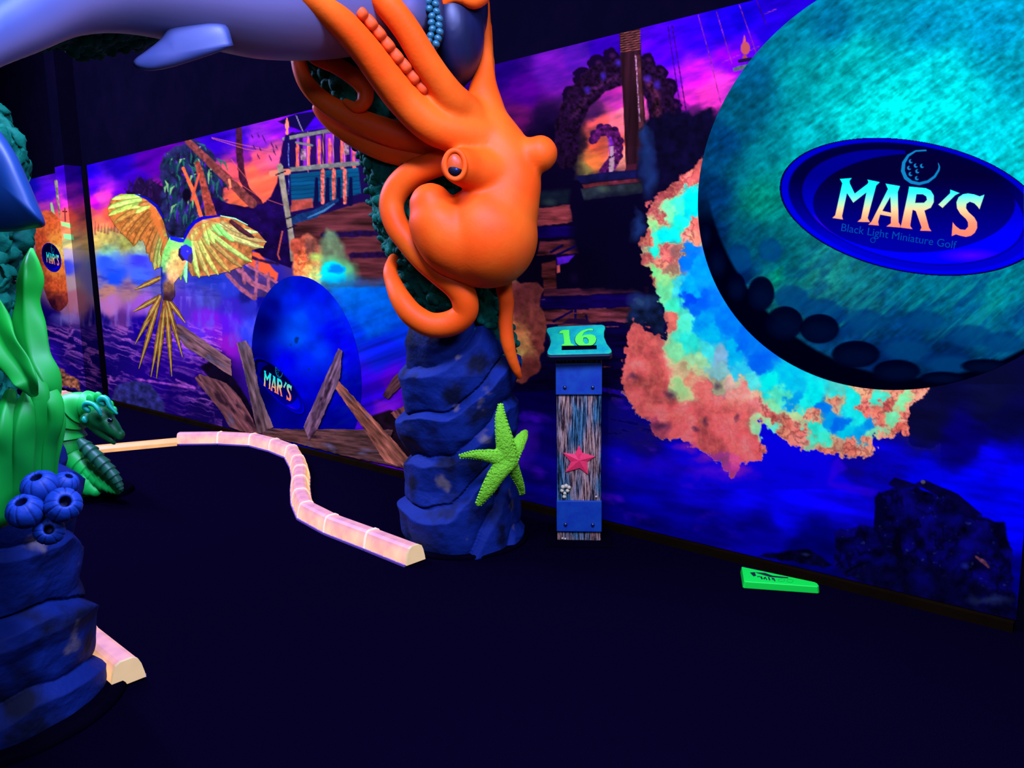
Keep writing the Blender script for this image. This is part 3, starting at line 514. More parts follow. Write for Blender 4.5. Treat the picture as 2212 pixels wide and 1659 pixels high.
def logo_paint(lx, ly, cen, av, bv, text=False):
    P = Painter(lx, ly); d = np.c_[lx - cen[0], ly - cen[1]]; Mi = np.linalg.inv(np.array([av, bv]).T); st = d @ Mi.T
    q = np.hypot(st[:, 0], st[:, 1]); low = np.clip((ly - cen[1]) / 600 + .45, 0, 1)[:, None]
    P.C[:] = np.array([0, 0, 48]) * (1 - low) + np.array([0, 0, 190]) * low
    inn = np.clip((.86 - q) * 60, 0, 1)[:, None]
    P.C = P.C * (1 - inn) + inn * (np.array([2, 0, 44]) * (1 - low) + np.array([0, 0, 150]) * low)
    # crescent swoosh
    qi = np.hypot((lx - cen[0] - 10) / 900, (ly - cen[1] + 30) / 440); ang = np.degrees(np.arctan2(-(ly - cen[1]), lx - cen[0]))
    sw = np.clip((qi - 1) * 60, 0, 1) * np.clip((.84 - q) * 60, 0, 1) * np.where((ang > 12) & (ang < 98), 0, 1)
    cc = np.array([0, 0, 120]) * (1 - low) + np.array([0, 0, 250]) * low; hv = np.clip(1 - np.hypot((lx - cen[0] + 870) / 260, (ly - cen[1] - 190) / 130), 0, 1)[:, None] + np.clip(1 - np.hypot((lx - cen[0] - 520) / 320, (ly - cen[1] - 440) / 70), 0, 1)[:, None]
    cc = cc * (1 - np.clip(hv, 0, 1)) + np.array([70, 0, 255]) * np.clip(hv, 0, 1); P.C = P.C * (1 - sw[:, None]) + cc * sw[:, None]
    rim = np.clip((q - .925) * 60, 0, 1)[:, None]; P.C = P.C * (1 - rim) + rim * (np.array([0, 0, 175]) * (1 - low) + np.array([0, 0, 225]) * low)
    ed = np.clip((q - .983) * 90, 0, 1)[:, None]; P.C = P.C * (1 - ed) + ed * np.array([0, 0, 40])
    P.A[:] = 0
    A = np.clip((1 - q) * 100 + .5, 0, 1)
    P.line([(1330,145),(1240,150),(1172,192),(1132,256),(1124,330),(1150,392),(1200,430),(1270,445),(1350,425),(1410,380),(1446,322),(1452,292),(1442,260)], [14,14,22,30,34,34,30,26,24,22,18,14,6], (10, 112, 170), 1, 4)
    for (a, b) in [(1195,243),(1240,282),(1296,285),(1180,303),(1254,333),(1193,358),(1250,395)]:
        P.disc(a, b, 18, 19, (10, 112, 170), f=4); P.disc(a + 10, b - 5, 12, 12, (2, 0, 50), f=3)
    ks = np.array([380, 520, 600, 690, 800, 930]); cs = np.array([[0,235,255],[40,240,240],[140,232,195],[240,190,140],[250,135,108],[250,120,100]])
    g = np.stack([np.interp(ly, ks, cs[:, k]) for k in range(3)], 1)
    for o_, h_ in ((LM, None), (LA, LAh), (LR, LRh), (LQ, None), (LS, None)):
        I = P.box(o_, 6)
        if not len(I): continue
        dd = P.pdist(lx[I], ly[I], o_)
        if h_: dd = np.minimum(dd, -P.pdist(lx[I], ly[I], h_))
        P.put(I, g[I], np.clip(dd / 4 + .5, 0, 1))
    return P.C, A
def affine(src, dst):
    A = np.c_[np.array(src, float), np.ones(3)]; return np.linalg.solve(A, np.array(dst, float))
def logo(parent, box, step, src, dst, cen, av, bv, off, lab):
    T = affine(dst, src)                         # photo -> logo coordinates
    def fn(X, Y):
        L = np.c_[X, Y, np.ones(len(X))] @ T; c = np.array([*cen, 1]) @ T; a = np.array([*av, 0]) @ T; b = np.array([*bv, 0]) @ T
        return logo_paint_any(L[:, 0], L[:, 1], c[:2], a[:2], b[:2])
    return cutout('logo_oval', box, step, fn, off, parent, lab)
def logo_paint_any(lx, ly, c, a, b):
    return logo_paint(lx, ly, c, a, b)

def circle_cut(name, u, z, R, fn, off, parent, nr, na, lab, rmin=0.0):
    rs = np.linspace(0, 1, nr) ** .8; th = np.linspace(0, 2 * math.pi, na, endpoint=False)
    U = u + R * rs[:, None] * np.cos(th); Z = z + R * rs[:, None] * np.sin(th)
    V = WP(U.ravel(), Z.ravel(), off); px, py = proj(V); C, _ = fn(px, py)
    i, j = np.meshgrid(np.arange(nr - 1), np.arange(na), indexing='ij'); j2 = (j + 1) % na
    Fc = np.c_[(i * na + j).ravel(), (i * na + j2).ravel(), ((i + 1) * na + j2).ravel(), ((i + 1) * na + j).ravel()]
    Uf = U.ravel(); Fc = Fc[Uf[Fc].min(1) > UR]
    o = mesh(name, V, Fc, M['print'], parent, smooth=False, colors=ALB(C)); o['label'] = lab; return o
def teal_ball(X, Y):
    P = Painter(X, Y)
    ctrl = [(1950,235,0,206,208),(1900,270,0,200,202),(1850,260,0,188,194),(2050,220,0,195,205),(2020,170,0,180,195),(2150,300,0,180,200),(2200,340,0,175,190),(1760,290,0,150,165),(1700,370,0,135,140),(1650,430,0,128,118),(1600,250,0,72,105),(1560,300,0,52,105),(1530,420,0,42,95),(1530,500,0,36,90),(1620,160,0,72,115),(1700,80,0,95,125),(1800,50,0,85,125),(1850,120,0,150,160),(1900,30,0,110,140),(2000,50,0,115,155),(2150,60,0,125,170),(2190,150,0,130,160),(1620,520,0,78,105),(1680,560,0,90,110),(1700,620,8,88,110),(1690,600,0,140,120),(1780,600,20,130,130),(1850,640,10,105,125),(2000,640,0,105,135),(2150,640,0,130,150),(1600,600,0,36,105),(1800,690,0,52,115),(1950,720,0,56,115),(2100,690,0,90,140),(1900,780,0,34,92),(2050,770,0,36,90),(2190,700,0,90,140),(1660,330,0,110,130),(1800,190,0,150,160),(1740,160,0,125,140)]
    P.C = P.idw(X + P.E2 * 30, Y + P.E * 12, ctrl, 3.4)
    s = fbm(X * .45 + Y * .6, (Y * .45 - X * .6) * .2 + Y * .1, 5, 4, 3.1); s2 = fbm(X, Y, 10, 5, 2.1)
    P.C *= np.clip(1 + s[:, None] * .62 + s2[:, None] * .45, .3, 1.5) * np.array([1, .95, .93])
    s3 = np.clip(fbm(X * .75 + Y * .2, Y * 1.1 + X * .5, 26, 4, 1.4) * 4, 0, 1) * np.clip((Y - 470) / 120, 0, 1); P.put(np.arange(len(X)), (0, 40, 110), s3 * .45)
    s4 = np.clip(fbm((X + Y) * .9, (Y + X * .55) * .4, 12, 3, 4.4) * 5 - .4, 0, 1) * np.clip((Y - 560) / 60, 0, 1) * np.clip((760 - Y) / 60, 0, 1); P.put(np.arange(len(X)), (10, 150, 150), s4 * .5)
    for (a, b, r, s_) in [(700,370,62,70),(970,575,85,62),(1120,640,100,60),(1340,690,105,55),(1550,830,125,58),(1770,905,120,48),(1640,690,110,50),(1880,770,120,55),(2050,800,100,50),(860,330,60,60)]:
        P.disc(1300 + a / 2.37, 400 + b / 2.37, r / 2.37, s_ / 2.37, (0, 44, 108), .55, 6)
        P.disc(1300 + a / 2.37 + 4, 400 + b / 2.37 + 6, r / 2.6, s_ / 2.8, (0, 70, 125), .5, 8)
    # black crescent with scalloped dimple edge
    d = np.hypot((X - 1985) / 462., (Y - 325) / 487.); k = np.clip((d - 1) * 70, 0, 1) * np.clip((Y - 400) / 90, 0, 1); P.put(np.arange(len(X)), (0, 0, 20), k)
    for (a, b, r, s_) in [(530,250,24,60),(590,390,40,75),(690,520,45,70),(815,555,68,88),(935,705,95,85),(1115,735,100,75),(1300,865,122,68),(1510,950,120,56),(1960,925,120,36),(1740,985,110,30)]:
        x0, y0, a_, b_ = 1300 + a / 2.37, 400 + b / 2.37, r / 2.37, s_ / 2.37
        P.disc(x0, y0, a_, b_, (0, 0, 28), .95, 3); P.disc(x0 + a_ * .05, y0 + b_ * .25, a_ * .8, b_ * .6, (0, 12, 50), .75, b_ * .6)
    return P.C, None
g1 = circle_cut('golf_ball_print', -2.0548, 1.8132, .869, teal_ball, .006, mural, 330, 620, 'giant teal golf ball')
logo(g1, (1680, 292, 2212, 600), 1.0, [(490,752),(558,402),(1857,542)], [(1680+490/4.158,290+752/4.158),(1680+558/4.158,290+402/4.158),(1680+1857/4.158,290+542/4.158)], (1680+1215/4.158,290+650/4.158), (1187/4.158,90/4.158), (155/4.158,612/4.158), .008, "dark blue oval with the name MAR'S")
def blue_ball(X, Y):
    P = Painter(X, Y)
    ctrl = [(650,690,0,70,250),(640,730,0,80,255),(625,650,0,30,235),(680,680,0,40,255),(690,760,0,55,255),(720,720,0,0,240),(745,760,6,0,252),(765,850,0,0,165),(700,850,0,0,215),(620,780,0,0,245),(570,700,0,0,95),(556,780,0,0,105),(600,620,0,20,160),(590,660,0,4,130),(640,900,0,0,150),(720,910,0,0,150),(770,700,0,20,255),(740,660,0,45,240),(660,620,0,10,190),(700,640,0,20,225),(560,860,0,0,90),(640,840,0,0,230),(660,780,0,30,255)]
    P.C = P.idw(X, Y, ctrl, 3.0); P.C *= np.clip(1 + fbm(X, Y, 18, 5, 2.0)[:, None] * .3, .5, 1.4)
    P.C[:, 1] += np.clip(fbm(X * .4 + Y * .8, Y * .4 - X * .2, 10, 4, 5.0) * 60, 0, 30) * np.clip((X - 690) / 40, 0, 1)
    for (a, b, r, s_) in [(640,735,4,7),(643,731,3,3),(628,745,2,2),(668,798,2,2),(602,765,2,1)]: P.disc(a, b, r, s_, (0, 40, 130), .9, 2)
    return P.C, None
g2 = circle_cut('golf_ball_print', 2.3292, .6833, .7685, blue_ball, .006, mural, 110, 260, 'giant deep blue golf ball')
B5 = lambda x, y: (350 + x / 3.318, 560 + y / 3.318)
logo(g2, (545, 770, 660, 895), .55, [(490,752),(558,402),(1857,542)], [B5(727,905), B5(730,798), B5(930,905)], (602, 833), (50, 29), (26, 55), .008, "small oval with the name MAR'S")
def poly_paint(pts, fn, f=1.0, rag=0.0, warp=0.0):
    def g(X, Y):
        P = Painter(X, Y); d = P.pdist(X, Y, pts) + P.E * 2 * rag
        C = fn(P, X, Y); return C, np.clip(d / f + .5, 0, 1)
    return g
def orange_ball(P, X, Y):
    ctrl = [(105,480,240,100,50),(120,520,252,145,62),(88,520,220,78,50),(78,560,165,55,50),(125,540,255,205,100),(118,585,252,130,60),(115,620,250,98,50),(140,620,250,104,50),(95,610,190,66,50),(132,652,120,40,50),(113,658,45,8,40),(148,640,170,60,50),(95,640,120,40,44),(110,460,215,90,60)]
    c = P.idw(X + np.round(P.E * 8) * 1.0, Y + np.round(P.E2 * 10), ctrl, 3.4); return np.clip(c * np.clip(1 + fbm(X * 1.3, Y, 5, 2, 1.0)[:, None] * .5, .5, 1.4), 0, 255)
OB = [(98,454),(110,456),(122,466),(132,482),(139,505),(144,545),(148,590),(151,625),(149,645),(143,660),(133,670),(123,672),(112,664),(102,645),(92,615),(84,580),(77,545),(74,505),(78,475),(88,457)]
g3 = cutout('golf_ball_print', (70, 450, 152, 674), .8, poly_paint(OB, orange_ball), .006, mural2, 'orange golf ball')
logo(g3, (88, 520, 136, 592), .4, [(490,752),(558,402),(1857,542)], [(100.5, 566), (99.5, 545), (127, 551)], (111, 556), (21, 5), (3, 31), .008, "oval with the name MAR'S")

# lettering under the big name, from the built-in font
def wall_text(body, p0, p1, height, name, parent, m, off):
    cu = bpy.data.curves.new('t', 'FONT'); cu.body = body; cu.size = 1; ob = bpy.data.objects.new('t', cu); col.objects.link(ob)
    dg = bpy.context.evaluated_depsgraph_get(); me = bpy.data.meshes.new_from_object(ob.evaluated_get(dg)); bpy.data.objects.remove(ob)
    V = np.array([v.co[:] for v in me.vertices]); Fc = [list(p.vertices) for p in me.polygons]; V -= [V[:, 0].min(), 0, 0]; L = V[:, 0].max()
    p0 = np.array(p0, float); p1 = np.array(p1, float); ex = (p1 - p0) / L; upv = np.array([ex[1], -ex[0]]); upv = upv / np.linalg.norm(upv) * height
    Q = p0 + V[:, :1] * ex + V[:, 1:2] * upv
    return mesh(name, Wv(Q[:, 0], Q[:, 1], off), Fc, m, parent, smooth=False)
C7 = lambda x, y: (1680 + x / 4.158, 290 + y / 4.158)
mt = mat('lettering_blue', tuple(ALB((0, 62, 165))), rough=.8, spec=0)
wall_text('Black Light Miniature Golf', C7(568, 868), C7(1600, 1030), 24, 'lettering', g1, mt, .0095)
for s_ in [(28, 1)]:
    th = np.linspace(0, 2 * math.pi, 25)[:-1]; q = np.array([C7(855 + r * math.cos(t), 952 + r * math.sin(t)) for r in (24, 18) for t in th])
    mesh('lettering', Wv(q[:, 0], q[:, 1], .0095), [(i, (i + 1) % 24, (i + 1) % 24 + 24, i + 24) for i in range(24)], mt, g1, smooth=False)

# parrot
def parrot(X, Y):
    P = Painter(X, Y)
    K = lambda x, y: (200 + x / 3.252, 350 + y / 3.252)
    P.poly([(363,515),(354,480),(338,445),(317,430),(292,420),(261,418),(240,430),(232,452),(236,468),(246,486),(262,503),(289,530),(305,512),(323,553),(334,582),(345,578),(356,545)], (168, 96, 46), 1.5, 0, .5, 8)
    P.poly([(397,515),(415,482),(437,471),(477,467),(508,473),(557,501),(575,522),(569,534),(545,540),(544,564),(522,575),(495,586),(471,592),(452,595),(431,598),(415,596),(400,560)], (172, 104, 60), 1.5, 0, .5, 8)
    LW = [((300,424),(243,431),(175,225,110)),((303,432),(235,450),(170,215,105)),((305,440),(236,465),(165,195,90)),((308,448),(248,482),(175,125,60)),((314,452),(262,502),(170,110,55)),((322,458),(275,514),(160,98,48)),((330,464),(289,531),(170,105,50)),((336,474),(303,520),(160,92,46)),((342,486),(318,546),(165,98,50)),((347,494),(326,565),(160,110,60)),((353,500),(334,583),(150,150,80)),((357,508),(343,577),(150,170,90)),((360,515),(351,555),(160,110,60)),
          ((318,440),(284,450),(180,205,100)),((322,446),(294,460),(175,215,100)),((328,440),(300,444),(170,110,60))]
    RW = [((440,478),(556,501),(200,235,150)),((452,482),(575,522),(176,150,96)),((445,486),(569,534),(190,190,120)),((440,490),(544,565),(172,200,110)),((430,492),(522,576),(165,130,75)),((425,494),(497,587),(180,150,80)),((420,496),(472,593),(190,190,100)),((415,500),(452,596),(185,170,95)),((412,504),(431,599),(180,215,115)),((408,508),(416,596),(175,120,70)),((404,514),(403,610),(130,235,170)),((400,516),(391,604),(150,180,90)),
          ((458,482),(480,508),(150,245,120)),((440,486),(452,528),(190,225,120)),((470,486),(505,520),(140,250,120)),((448,484),(464,525),(180,230,110)),((480,480),(530,505),(190,170,110)),((500,478),(548,512),(70,30,50))]
    for i, (a, b, c) in enumerate(LW + RW):
        a = np.array(a, float); b = np.array(b, float); d = b - a; L = np.linalg.norm(d); n = np.array([-d[1], d[0]]) / L; w = 9.5 if L > 60 else 8
        m1 = a + d * .45 + n * L * .03; m2 = a + d * .85 + n * L * .02
        P.line([a + n, m1 + n * 1.5, m2 + n * 1.2, b + n], [w * .8 + 2, w + 2.4, w + 1, 3], np.array(c) * .7, 1, 2)
        P.line([a, m1, m2, b], [w * .7, w, w * .8, 2], c, 1, 1.5, .35, 0, 5)
        P.line([a + d * .3, m2], [1.2, 1.2], np.minimum(np.array(c) * 1.25, 255), .8, 1)
    I = P.box([(392, 470), (560, 520)], 0); P.put(I, (190, 100, 60), np.clip(1 - np.abs(P.pdist(X[I], Y[I], [(397,518),(417,486),(438,474),(470,478),(440,500),(420,530)]) - 4) / 10, 0, 1) * .75 * (P.A[I] > .5))
    I = P.box([(300, 430), (366, 560)], 0); P.put(I, (196, 100, 48), np.clip(P.pdist(X[I], Y[I], [(364,520),(352,480),(335,446),(318,434),(322,470),(345,520),(356,560)]) / 8, 0, 1) * .85 * (P.A[I] > .5))
    P.line([(292,419),(318,429),(339,446),(352,470)], [2, 6, 7, 4], (10, 10, 140), 1, 1.5, .3); P.line([(397,516),(408,494),(420,480),(437,471),(477,466)], [6, 8, 8, 7, 3], (12, 6, 170), 1, 1.5, .3); P.line([(477,466),(508,472),(535,486)], [2, 3, 2], (150, 245, 200), 1, 1)
    # tail
    for t in [(292,625),(288,673),(292,743),(300,796),(326,814),(338,817),(371,813),(394,771),(400,697),(312,700),(380,720)]:
        a = np.array((346 if t[0] < 320 else 358, 600 if t[1] < 640 else 640), float); b = np.array(t, float); m = a + (b - a) * .55
        P.line([a, m, b], [9, 11.5, 2], (84, 44, 34), 1, 1.2); P.line([a, m, b], [7, 9.5, 1], (150, 96, 54), 1, 1.5, .4, 0, 6); P.line([a, m, b], [1.5, 2.2, .8], (196, 196, 96), .9, 1)
    # body and head
    body = [(366,512),(396,514),(408,530),(404,560),(392,590),(376,612),(378,640),(370,652),(352,648),(346,620),(350,600),(346,575),(353,540)]
    P.poly(body, None, 1.5, 1.5, .3, 6, ctrl=[(362,530,130,235,120),(385,530,140,230,120),(354,550,120,210,110),(380,550,225,205,120),(370,580,240,200,130),(375,600,240,170,120),(352,575,110,190,120),(390,575,225,160,100),(362,620,120,80,70),(360,645,50,26,40),(348,600,30,40,170),(372,640,60,34,60)], cw=3, p=4)
    P.poly([(366,510),(380,512),(398,516),(404,524),(388,524),(368,518)], (20, 30, 210), 1.5, 1); P.disc(405, 528, 9, 12, (70, 190, 110), 1, 2)
    P.poly([(391,532),(402,528),(414,536),(416,552),(408,566),(396,560),(388,548)], (44, 40, 235), 1.5, 1); P.poly([(408,550),(416,546),(417,560),(413,570),(404,562)], (60, 44, 110), 1.5); P.poly([(386,538),(391,534),(390,548),(400,562),(394,564),(385,552)], (40, 24, 60), 1.5); P.disc(405, 543, 2, 2, (110, 90, 255))
    P.line([(349,578),(350,640)], 4, (20, 40, 170), .9, 2, .5)
    return P.C, P.A
cutout('parrot_print', (226, 412, 580, 820), .9, parrot, .006, mural, 'flying parrot with spread golden wings')
# broken planks round the blue ball
def wood(P, X, Y, ang, base, dk):
    ca, sa = math.cos(ang), math.sin(ang); g = fbm((X * ca + Y * sa) * .12, (-X * sa + Y * ca), 4, 4, base[0] / 31.); g2 = fbm((X * ca + Y * sa) * .4, (-X * sa + Y * ca), 15, 4, base[1] / 17.)
    c = np.array(base, float) * np.clip(1 + g[:, None] * 1.3 + g2[:, None] * .7, .2, 2)
    k = np.clip(g2 * 5 - .7 + dk * 2, 0, 1)[:, None] * .8; c = c * (1 - k) + np.array([26, 12, 34]) * k
    k = np.clip(-g2 * 5 - .8, 0, 1)[:, None] * .7; c = c * (1 - k) + np.array([110, 110, 190]) * k; return np.clip(c, 0, 255)
PL = [([(382,700),(394,702),(498,777),(501,813),(398,747),(382,722)], (112,78,96), .6, 0, ), ([(419,816),(432,808),(446,812),(490,828),(520,860),(545,905),(558,937),(520,932),(495,922),(477,888),(440,843)], (110,66,82), .9, .15),
      ([(511,741),(531,736),(543,753),(561,846),(590,922),(567,937),(555,934),(531,816)], (104,80,100), 1.3, 0), ([(826,855),(850,815),(874,795),(882,819),(838,861)], (84,50,66), -.8, .2), ([(844,892),(874,876),(884,880),(884,936)], (130,74,80), .9, 0),
      ([(576,926),(850,928),(842,948),(886,990),(886,1014),(742,984),(566,938)], (86,56,66), .12, .1), ([(731,822),(802,898),(888,994),(886,1014),(832,998),(778,916),(724,840)], (150,88,84), .85, 0), ([(731,751),(739,759),(734,816),(685,928),(668,950),(656,922),(675,876)], (110,80,120), 1.95, .1)]
for i, (pts, base, ang, dk) in enumerate(PL):
    a = np.array(pts); cutout('plank_print', (a[:, 0].min() - 2, a[:, 1].min() - 2, a[:, 0].max() + 2, a[:, 1].max() + 2), .9,
           poly_paint(pts, lambda P, X, Y, base=base, ang=ang, dk=dk: wood(P, X, Y, ang, base, dk), 1, 1.5), .0072 + i * .0012, mural)

# ------------------------------------------------------------------ sculpting helpers
def catmull(P, n):
    P = np.asarray(P, float); k = len(P)
    if k == 2: t = np.linspace(0, 1, n)[:, None]; return P[0] * (1 - t) + P[1] * t
    Q = np.vstack([2 * P[0] - P[1], P, 2 * P[-1] - P[-2]]); s = np.linspace(0, k - 1 - 1e-6, n); i = s.astype(int); t = (s - i)[:, None]
    a, b, c, d = Q[i], Q[i + 1], Q[i + 2], Q[i + 3]
    return .5 * (2 * b + (c - a) * t + (2 * a - 5 * b + 4 * c - d) * t ** 2 + (3 * b - a - 3 * c + d) * t ** 3)
def frames(C, ref=None):
    T = np.gradient(C, axis=0); T /= np.linalg.norm(T, axis=1)[:, None] + 1e-12; A = np.zeros_like(C)
    a = np.array(ref, float) if ref is not None else np.array([0, 0, 1.]) if abs(T[0][2]) < .9 else np.array([1., 0, 0])
    for i in range(len(C)):
        if ref is not None: a = np.array(ref, float)
        a = a - T[i] * (a @ T[i]); a /= np.linalg.norm(a) + 1e-12; A[i] = a
    return T, A, np.cross(T, A)
def tube(path, radii, seg=20, n=None, mod=None, sect=None, ref=None, caps=True):
    """round tube through path; mod(s, phi) scales the radius, sect(phi, s) gives (side, front) offsets"""
    n = n or max(12, 7 * len(path)); C = catmull(path, n); r = catmull(np.array(radii, float)[:, None], n)[:, 0]; r = np.maximum(r, 1e-4)
    T, A, B = frames(C, ref); ph = np.linspace(0, 2 * math.pi, seg, endpoint=False); s = np.linspace(0, 1, n)
    if sect is None: ca, sb = np.cos(ph)[None, :], np.sin(ph)[None, :]; ca = np.repeat(ca, n, 0); sb = np.repeat(sb, n, 0)
    else: ca, sb = sect(ph[None, :], s[:, None])
    m = mod(s[:, None], ph[None, :]) if mod else 1.0
    V = C[:, None] + (r[:, None] * m * sb)[..., None] * A[:, None] + (r[:, None] * m * ca)[..., None] * B[:, None]
    V = [V]
    if caps:
        def cap(c, t, ring, rr):
            o = []
            for k in (.38, .7, .92): o.append(c + t * rr * math.sin(k * math.pi / 2) + (ring - c) * math.cos(k * math.pi / 2))
            return o
        st = cap(C[0], -T[0], V[0][0], r[0]); en = cap(C[-1], T[-1], V[0][-1], r[-1])
        V = [np.array(st[::-1]), V[0], np.array(en)]
    V = np.concatenate(V); N = len(V); V = V.reshape(-1, 3)
    i, j = np.meshgrid(np.arange(N - 1), np.arange(seg), indexing='ij'); j2 = (j + 1) % seg
    F4 = np.c_[(i * seg + j).ravel(), (i * seg + j2).ravel(), ((i + 1) * seg + j2).ravel(), ((i + 1) * seg + j).ravel()].tolist()
    F4 += [list(range(seg))[::-1], list(range((N - 1) * seg, N * seg))]
    return V, F4
def ell(c, r, rot=None, n=20, m=28):
    th = np.linspace(0, math.pi, n); ph = np.linspace(0, 2 * math.pi, m, endpoint=False); c = np.asarray(c, float)
    V = np.array([[math.sin(t) * math.cos(p), math.sin(t) * math.sin(p), math.cos(t)] for t in th[1:-1] for p in ph]); V = np.vstack([V, [0, 0, 1], [0, 0, -1]]) * np.asarray(r, float)
    if rot is not None: V = V @ np.array(Matrix.Rotation(rot[0], 3, rot[1])).T
    k = n - 2; Fc = [[i * m + j, (i + 1) * m + j, (i + 1) * m + (j + 1) % m, i * m + (j + 1) % m] for i in range(k - 1) for j in range(m)]
    Fc += [[k * m, j, (j + 1) % m] for j in range(m)] + [[k * m + 1, (k - 1) * m + (j + 1) % m, (k - 1) * m + j] for j in range(m)]
    return V + c, Fc
def merge(parts):
    V = []; Fc = []; n = 0
    for v, f in parts: V.append(np.asarray(v)); Fc += [[int(a) + n for a in q] for q in f]; n += len(v)
    return np.vstack(V), Fc
def remesh(parts, voxel, smooth=4, fac=.6):
    V, Fc = merge(parts); me = bpy.data.meshes.new('tmp'); me.from_pydata([tuple(v) for v in V], [], Fc)
    bm = bmesh.new(); bm.from_mesh(me); bmesh.ops.recalc_face_normals(bm, faces=bm.faces); bm.to_mesh(me); bm.free()
    o = bpy.data.objects.new('tmp', me); col.objects.link(o)
    q = o.modifiers.new('r', 'REMESH'); q.mode = 'VOXEL'; q.voxel_size = voxel; q.use_smooth_shade = True
    if smooth: s = o.modifiers.new('s', 'SMOOTH'); s.iterations = smooth; s.factor = fac
    m2 = bpy.data.meshes.new_from_object(o.evaluated_get(bpy.context.evaluated_depsgraph_get())); bpy.data.objects.remove(o)
    nv = len(m2.vertices); V = np.zeros(nv * 3, np.float32); m2.vertices.foreach_get('co', V); V = V.reshape(-1, 3).astype(float)
    nr = np.zeros(nv * 3, np.float32); m2.vertex_normals.foreach_get('vector', nr)
    Fc = [list(p.vertices) for p in m2.polygons]; bpy.data.meshes.remove(m2)
    if all(len(f) == 4 for f in Fc): Fc = np.array(Fc)
    return V, Fc, nr.reshape(-1, 3).astype(float)
def normals(V, Fc):
    Fc = np.asarray(Fc); a = np.cross(V[Fc[:, 2]] - V[Fc[:, 0]], V[Fc[:, 3 if Fc.shape[1] > 3 else 1]] - V[Fc[:, 1]]); N = np.zeros_like(V)
    for k in range(Fc.shape[1]): np.add.at(N, Fc[:, k], a)
    return N / (np.linalg.norm(N, axis=1)[:, None] + 1e-12)
def PX(pts):
    """list of (photo x, photo y, radius px, depth) -> world path and radii"""
    C = []; R = []
    for (x, y, r_, Y) in pts: q = D(x, y, Y); C.append(q); R.append(r_ * ((q - CAM) @ FWD) / F)
    return np.array(C), R
def ptube(pts, **k): C, R = PX(pts); return tube(C, R, **k)
def pell(x, y, rx, ry, Y, ryd=None, rot=None):
    q = D(x, y, Y); s = ((q - CAM) @ FWD) / F; return ell(q, (rx * s, (ryd or (rx + ry) / 2) * s, ry * s), rot)
def spots(V, base, alt, s, lo=.0, k=6):
    t = np.clip(fbm3(V, s) * k - lo, 0, 1)[:, None]; return ALB(base) * (1 - t) + ALB(alt) * t

# ------------------------------------------------------------------ rock columns
def column(name, label, cx, cy, prof, swirl, amp, per, parent_cat, seed=0, nz=260, nt=260):
    zs = np.linspace(prof[0][0], prof[-1][0], nz); rr = np.interp(zs, [p[0] for p in prof], [p[1] for p in prof]); th = np.linspace(0, 2 * math.pi, nt, endpoint=False)
    Z, T = np.meshgrid(zs, th, indexing='ij'); R = np.repeat(rr[:, None], nt, 1)
    pt = np.c_[np.cos(T).ravel() * .35, np.sin(T).ravel() * .35, Z.ravel()] + seed
    n1 = fbm3(pt, .34, 3).reshape(Z.shape); n2 = fbm3(pt * [1, 1, 1.6], .11, 5).reshape(Z.shape); n3 = fbm3(pt, .03, 3).reshape(Z.shape)
    ph = (Z - swirl(T) + n1 * .16) / per; fr = ph - np.floor(ph); cell = _T[(np.floor(ph).astype(int) * 7 + int(seed)) & 255, 3]
    led = np.where(fr < .82, (fr / .82) ** .7, (1 - fr) / .18) - .5
    R = R + amp * led * (.5 + cell) + n1 * .07 + n2 * .014 + n3 * .002
    V = np.c_[(cx + R * np.cos(T)).ravel(), (cy + R * np.sin(T)).ravel(), Z.ravel()]
    i, j = np.meshgrid(np.arange(nz - 1), np.arange(nt), indexing='ij'); j2 = (j + 1) % nt
    F4 = np.c_[(i * nt + j).ravel(), (i * nt + j2).ravel(), ((i + 1) * nt + j2).ravel(), ((i + 1) * nt + j).ravel()].tolist()
    F4 += [list(range(nt))[::-1], list(range((nz - 1) * nt, nz * nt))]
    c = spots(V, (2, 36, 158), (0, 12, 62), .13, .1, 5) + np.array([.002, .001, 0]); w = np.clip(fbm3(V + 4, .13, 4) * 9 - 1.9, 0, 1)[:, None]; c = c * (1 - w) + np.array([.13, .10, .09]) * w
    pt = empty(name, (cx, cy, 0), label, 'rock pillar'); mesh('rock', V, F4, M['rock'], pt, colors=c)
    return pt
M['rock'] = mat('painted_rock', attr=True, rough=.7, spec=.1, bump=.3, bscale=60)
zat = lambda x, y, Y: D(x, y, Y)[2]
rc = D(1000, 1150, 4.16); RX, RY = rc[0], rc[1]
def sw_r(T): s = np.clip(np.cos(T) * 1.0 + .15, 0, 1); return .34 * s ** 1.3 * np.where(np.sin(T) < .6, 1, .5)
rockR = column('rock_pedestal', 'blue painted rock pillar under the orange octopus beside the number post', RX, RY,
               [(0, .335), (.12, .335), (.26, .325), (.33, .30), (.5, .285), (.62, .31), (.8, .29), (.95, .305), (1.1, .27), (1.22, .22), (1.34, .16)], sw_r, .05, .25, 'rock', 3)
mesh('base_plate', *tube([(RX, RY, 0.001), (RX, RY, .012), (RX, RY, .022)], [.37, .37, .36], seg=64, n=4, caps=False), M['black'], rockR, smooth=False)
LX, LY = -1.83, 2.50
def sw_l(T): s = np.clip(np.cos(T + .5) + .2, 0, 1); return .16 * s ** 1.2
rockL = column('rock_pedestal', 'near left blue painted rock pillar carrying green seaweed and blue barnacles', LX, LY,
               [(0, .345), (.15, .32), (.28, .305), (.33, .315), (.40, .29), (.55, .295), (.75, .305), (.85, .30), (.95, .26), (1.02, .2)], sw_l, .045, .24, 'rock', 11)
mesh('base_plate', *tube([(LX, LY, 0.001), (LX, LY, .015), (LX, LY, .03)], [.42, .42, .41], seg=64, n=4, caps=False), M['black'], rockL, smooth=False)

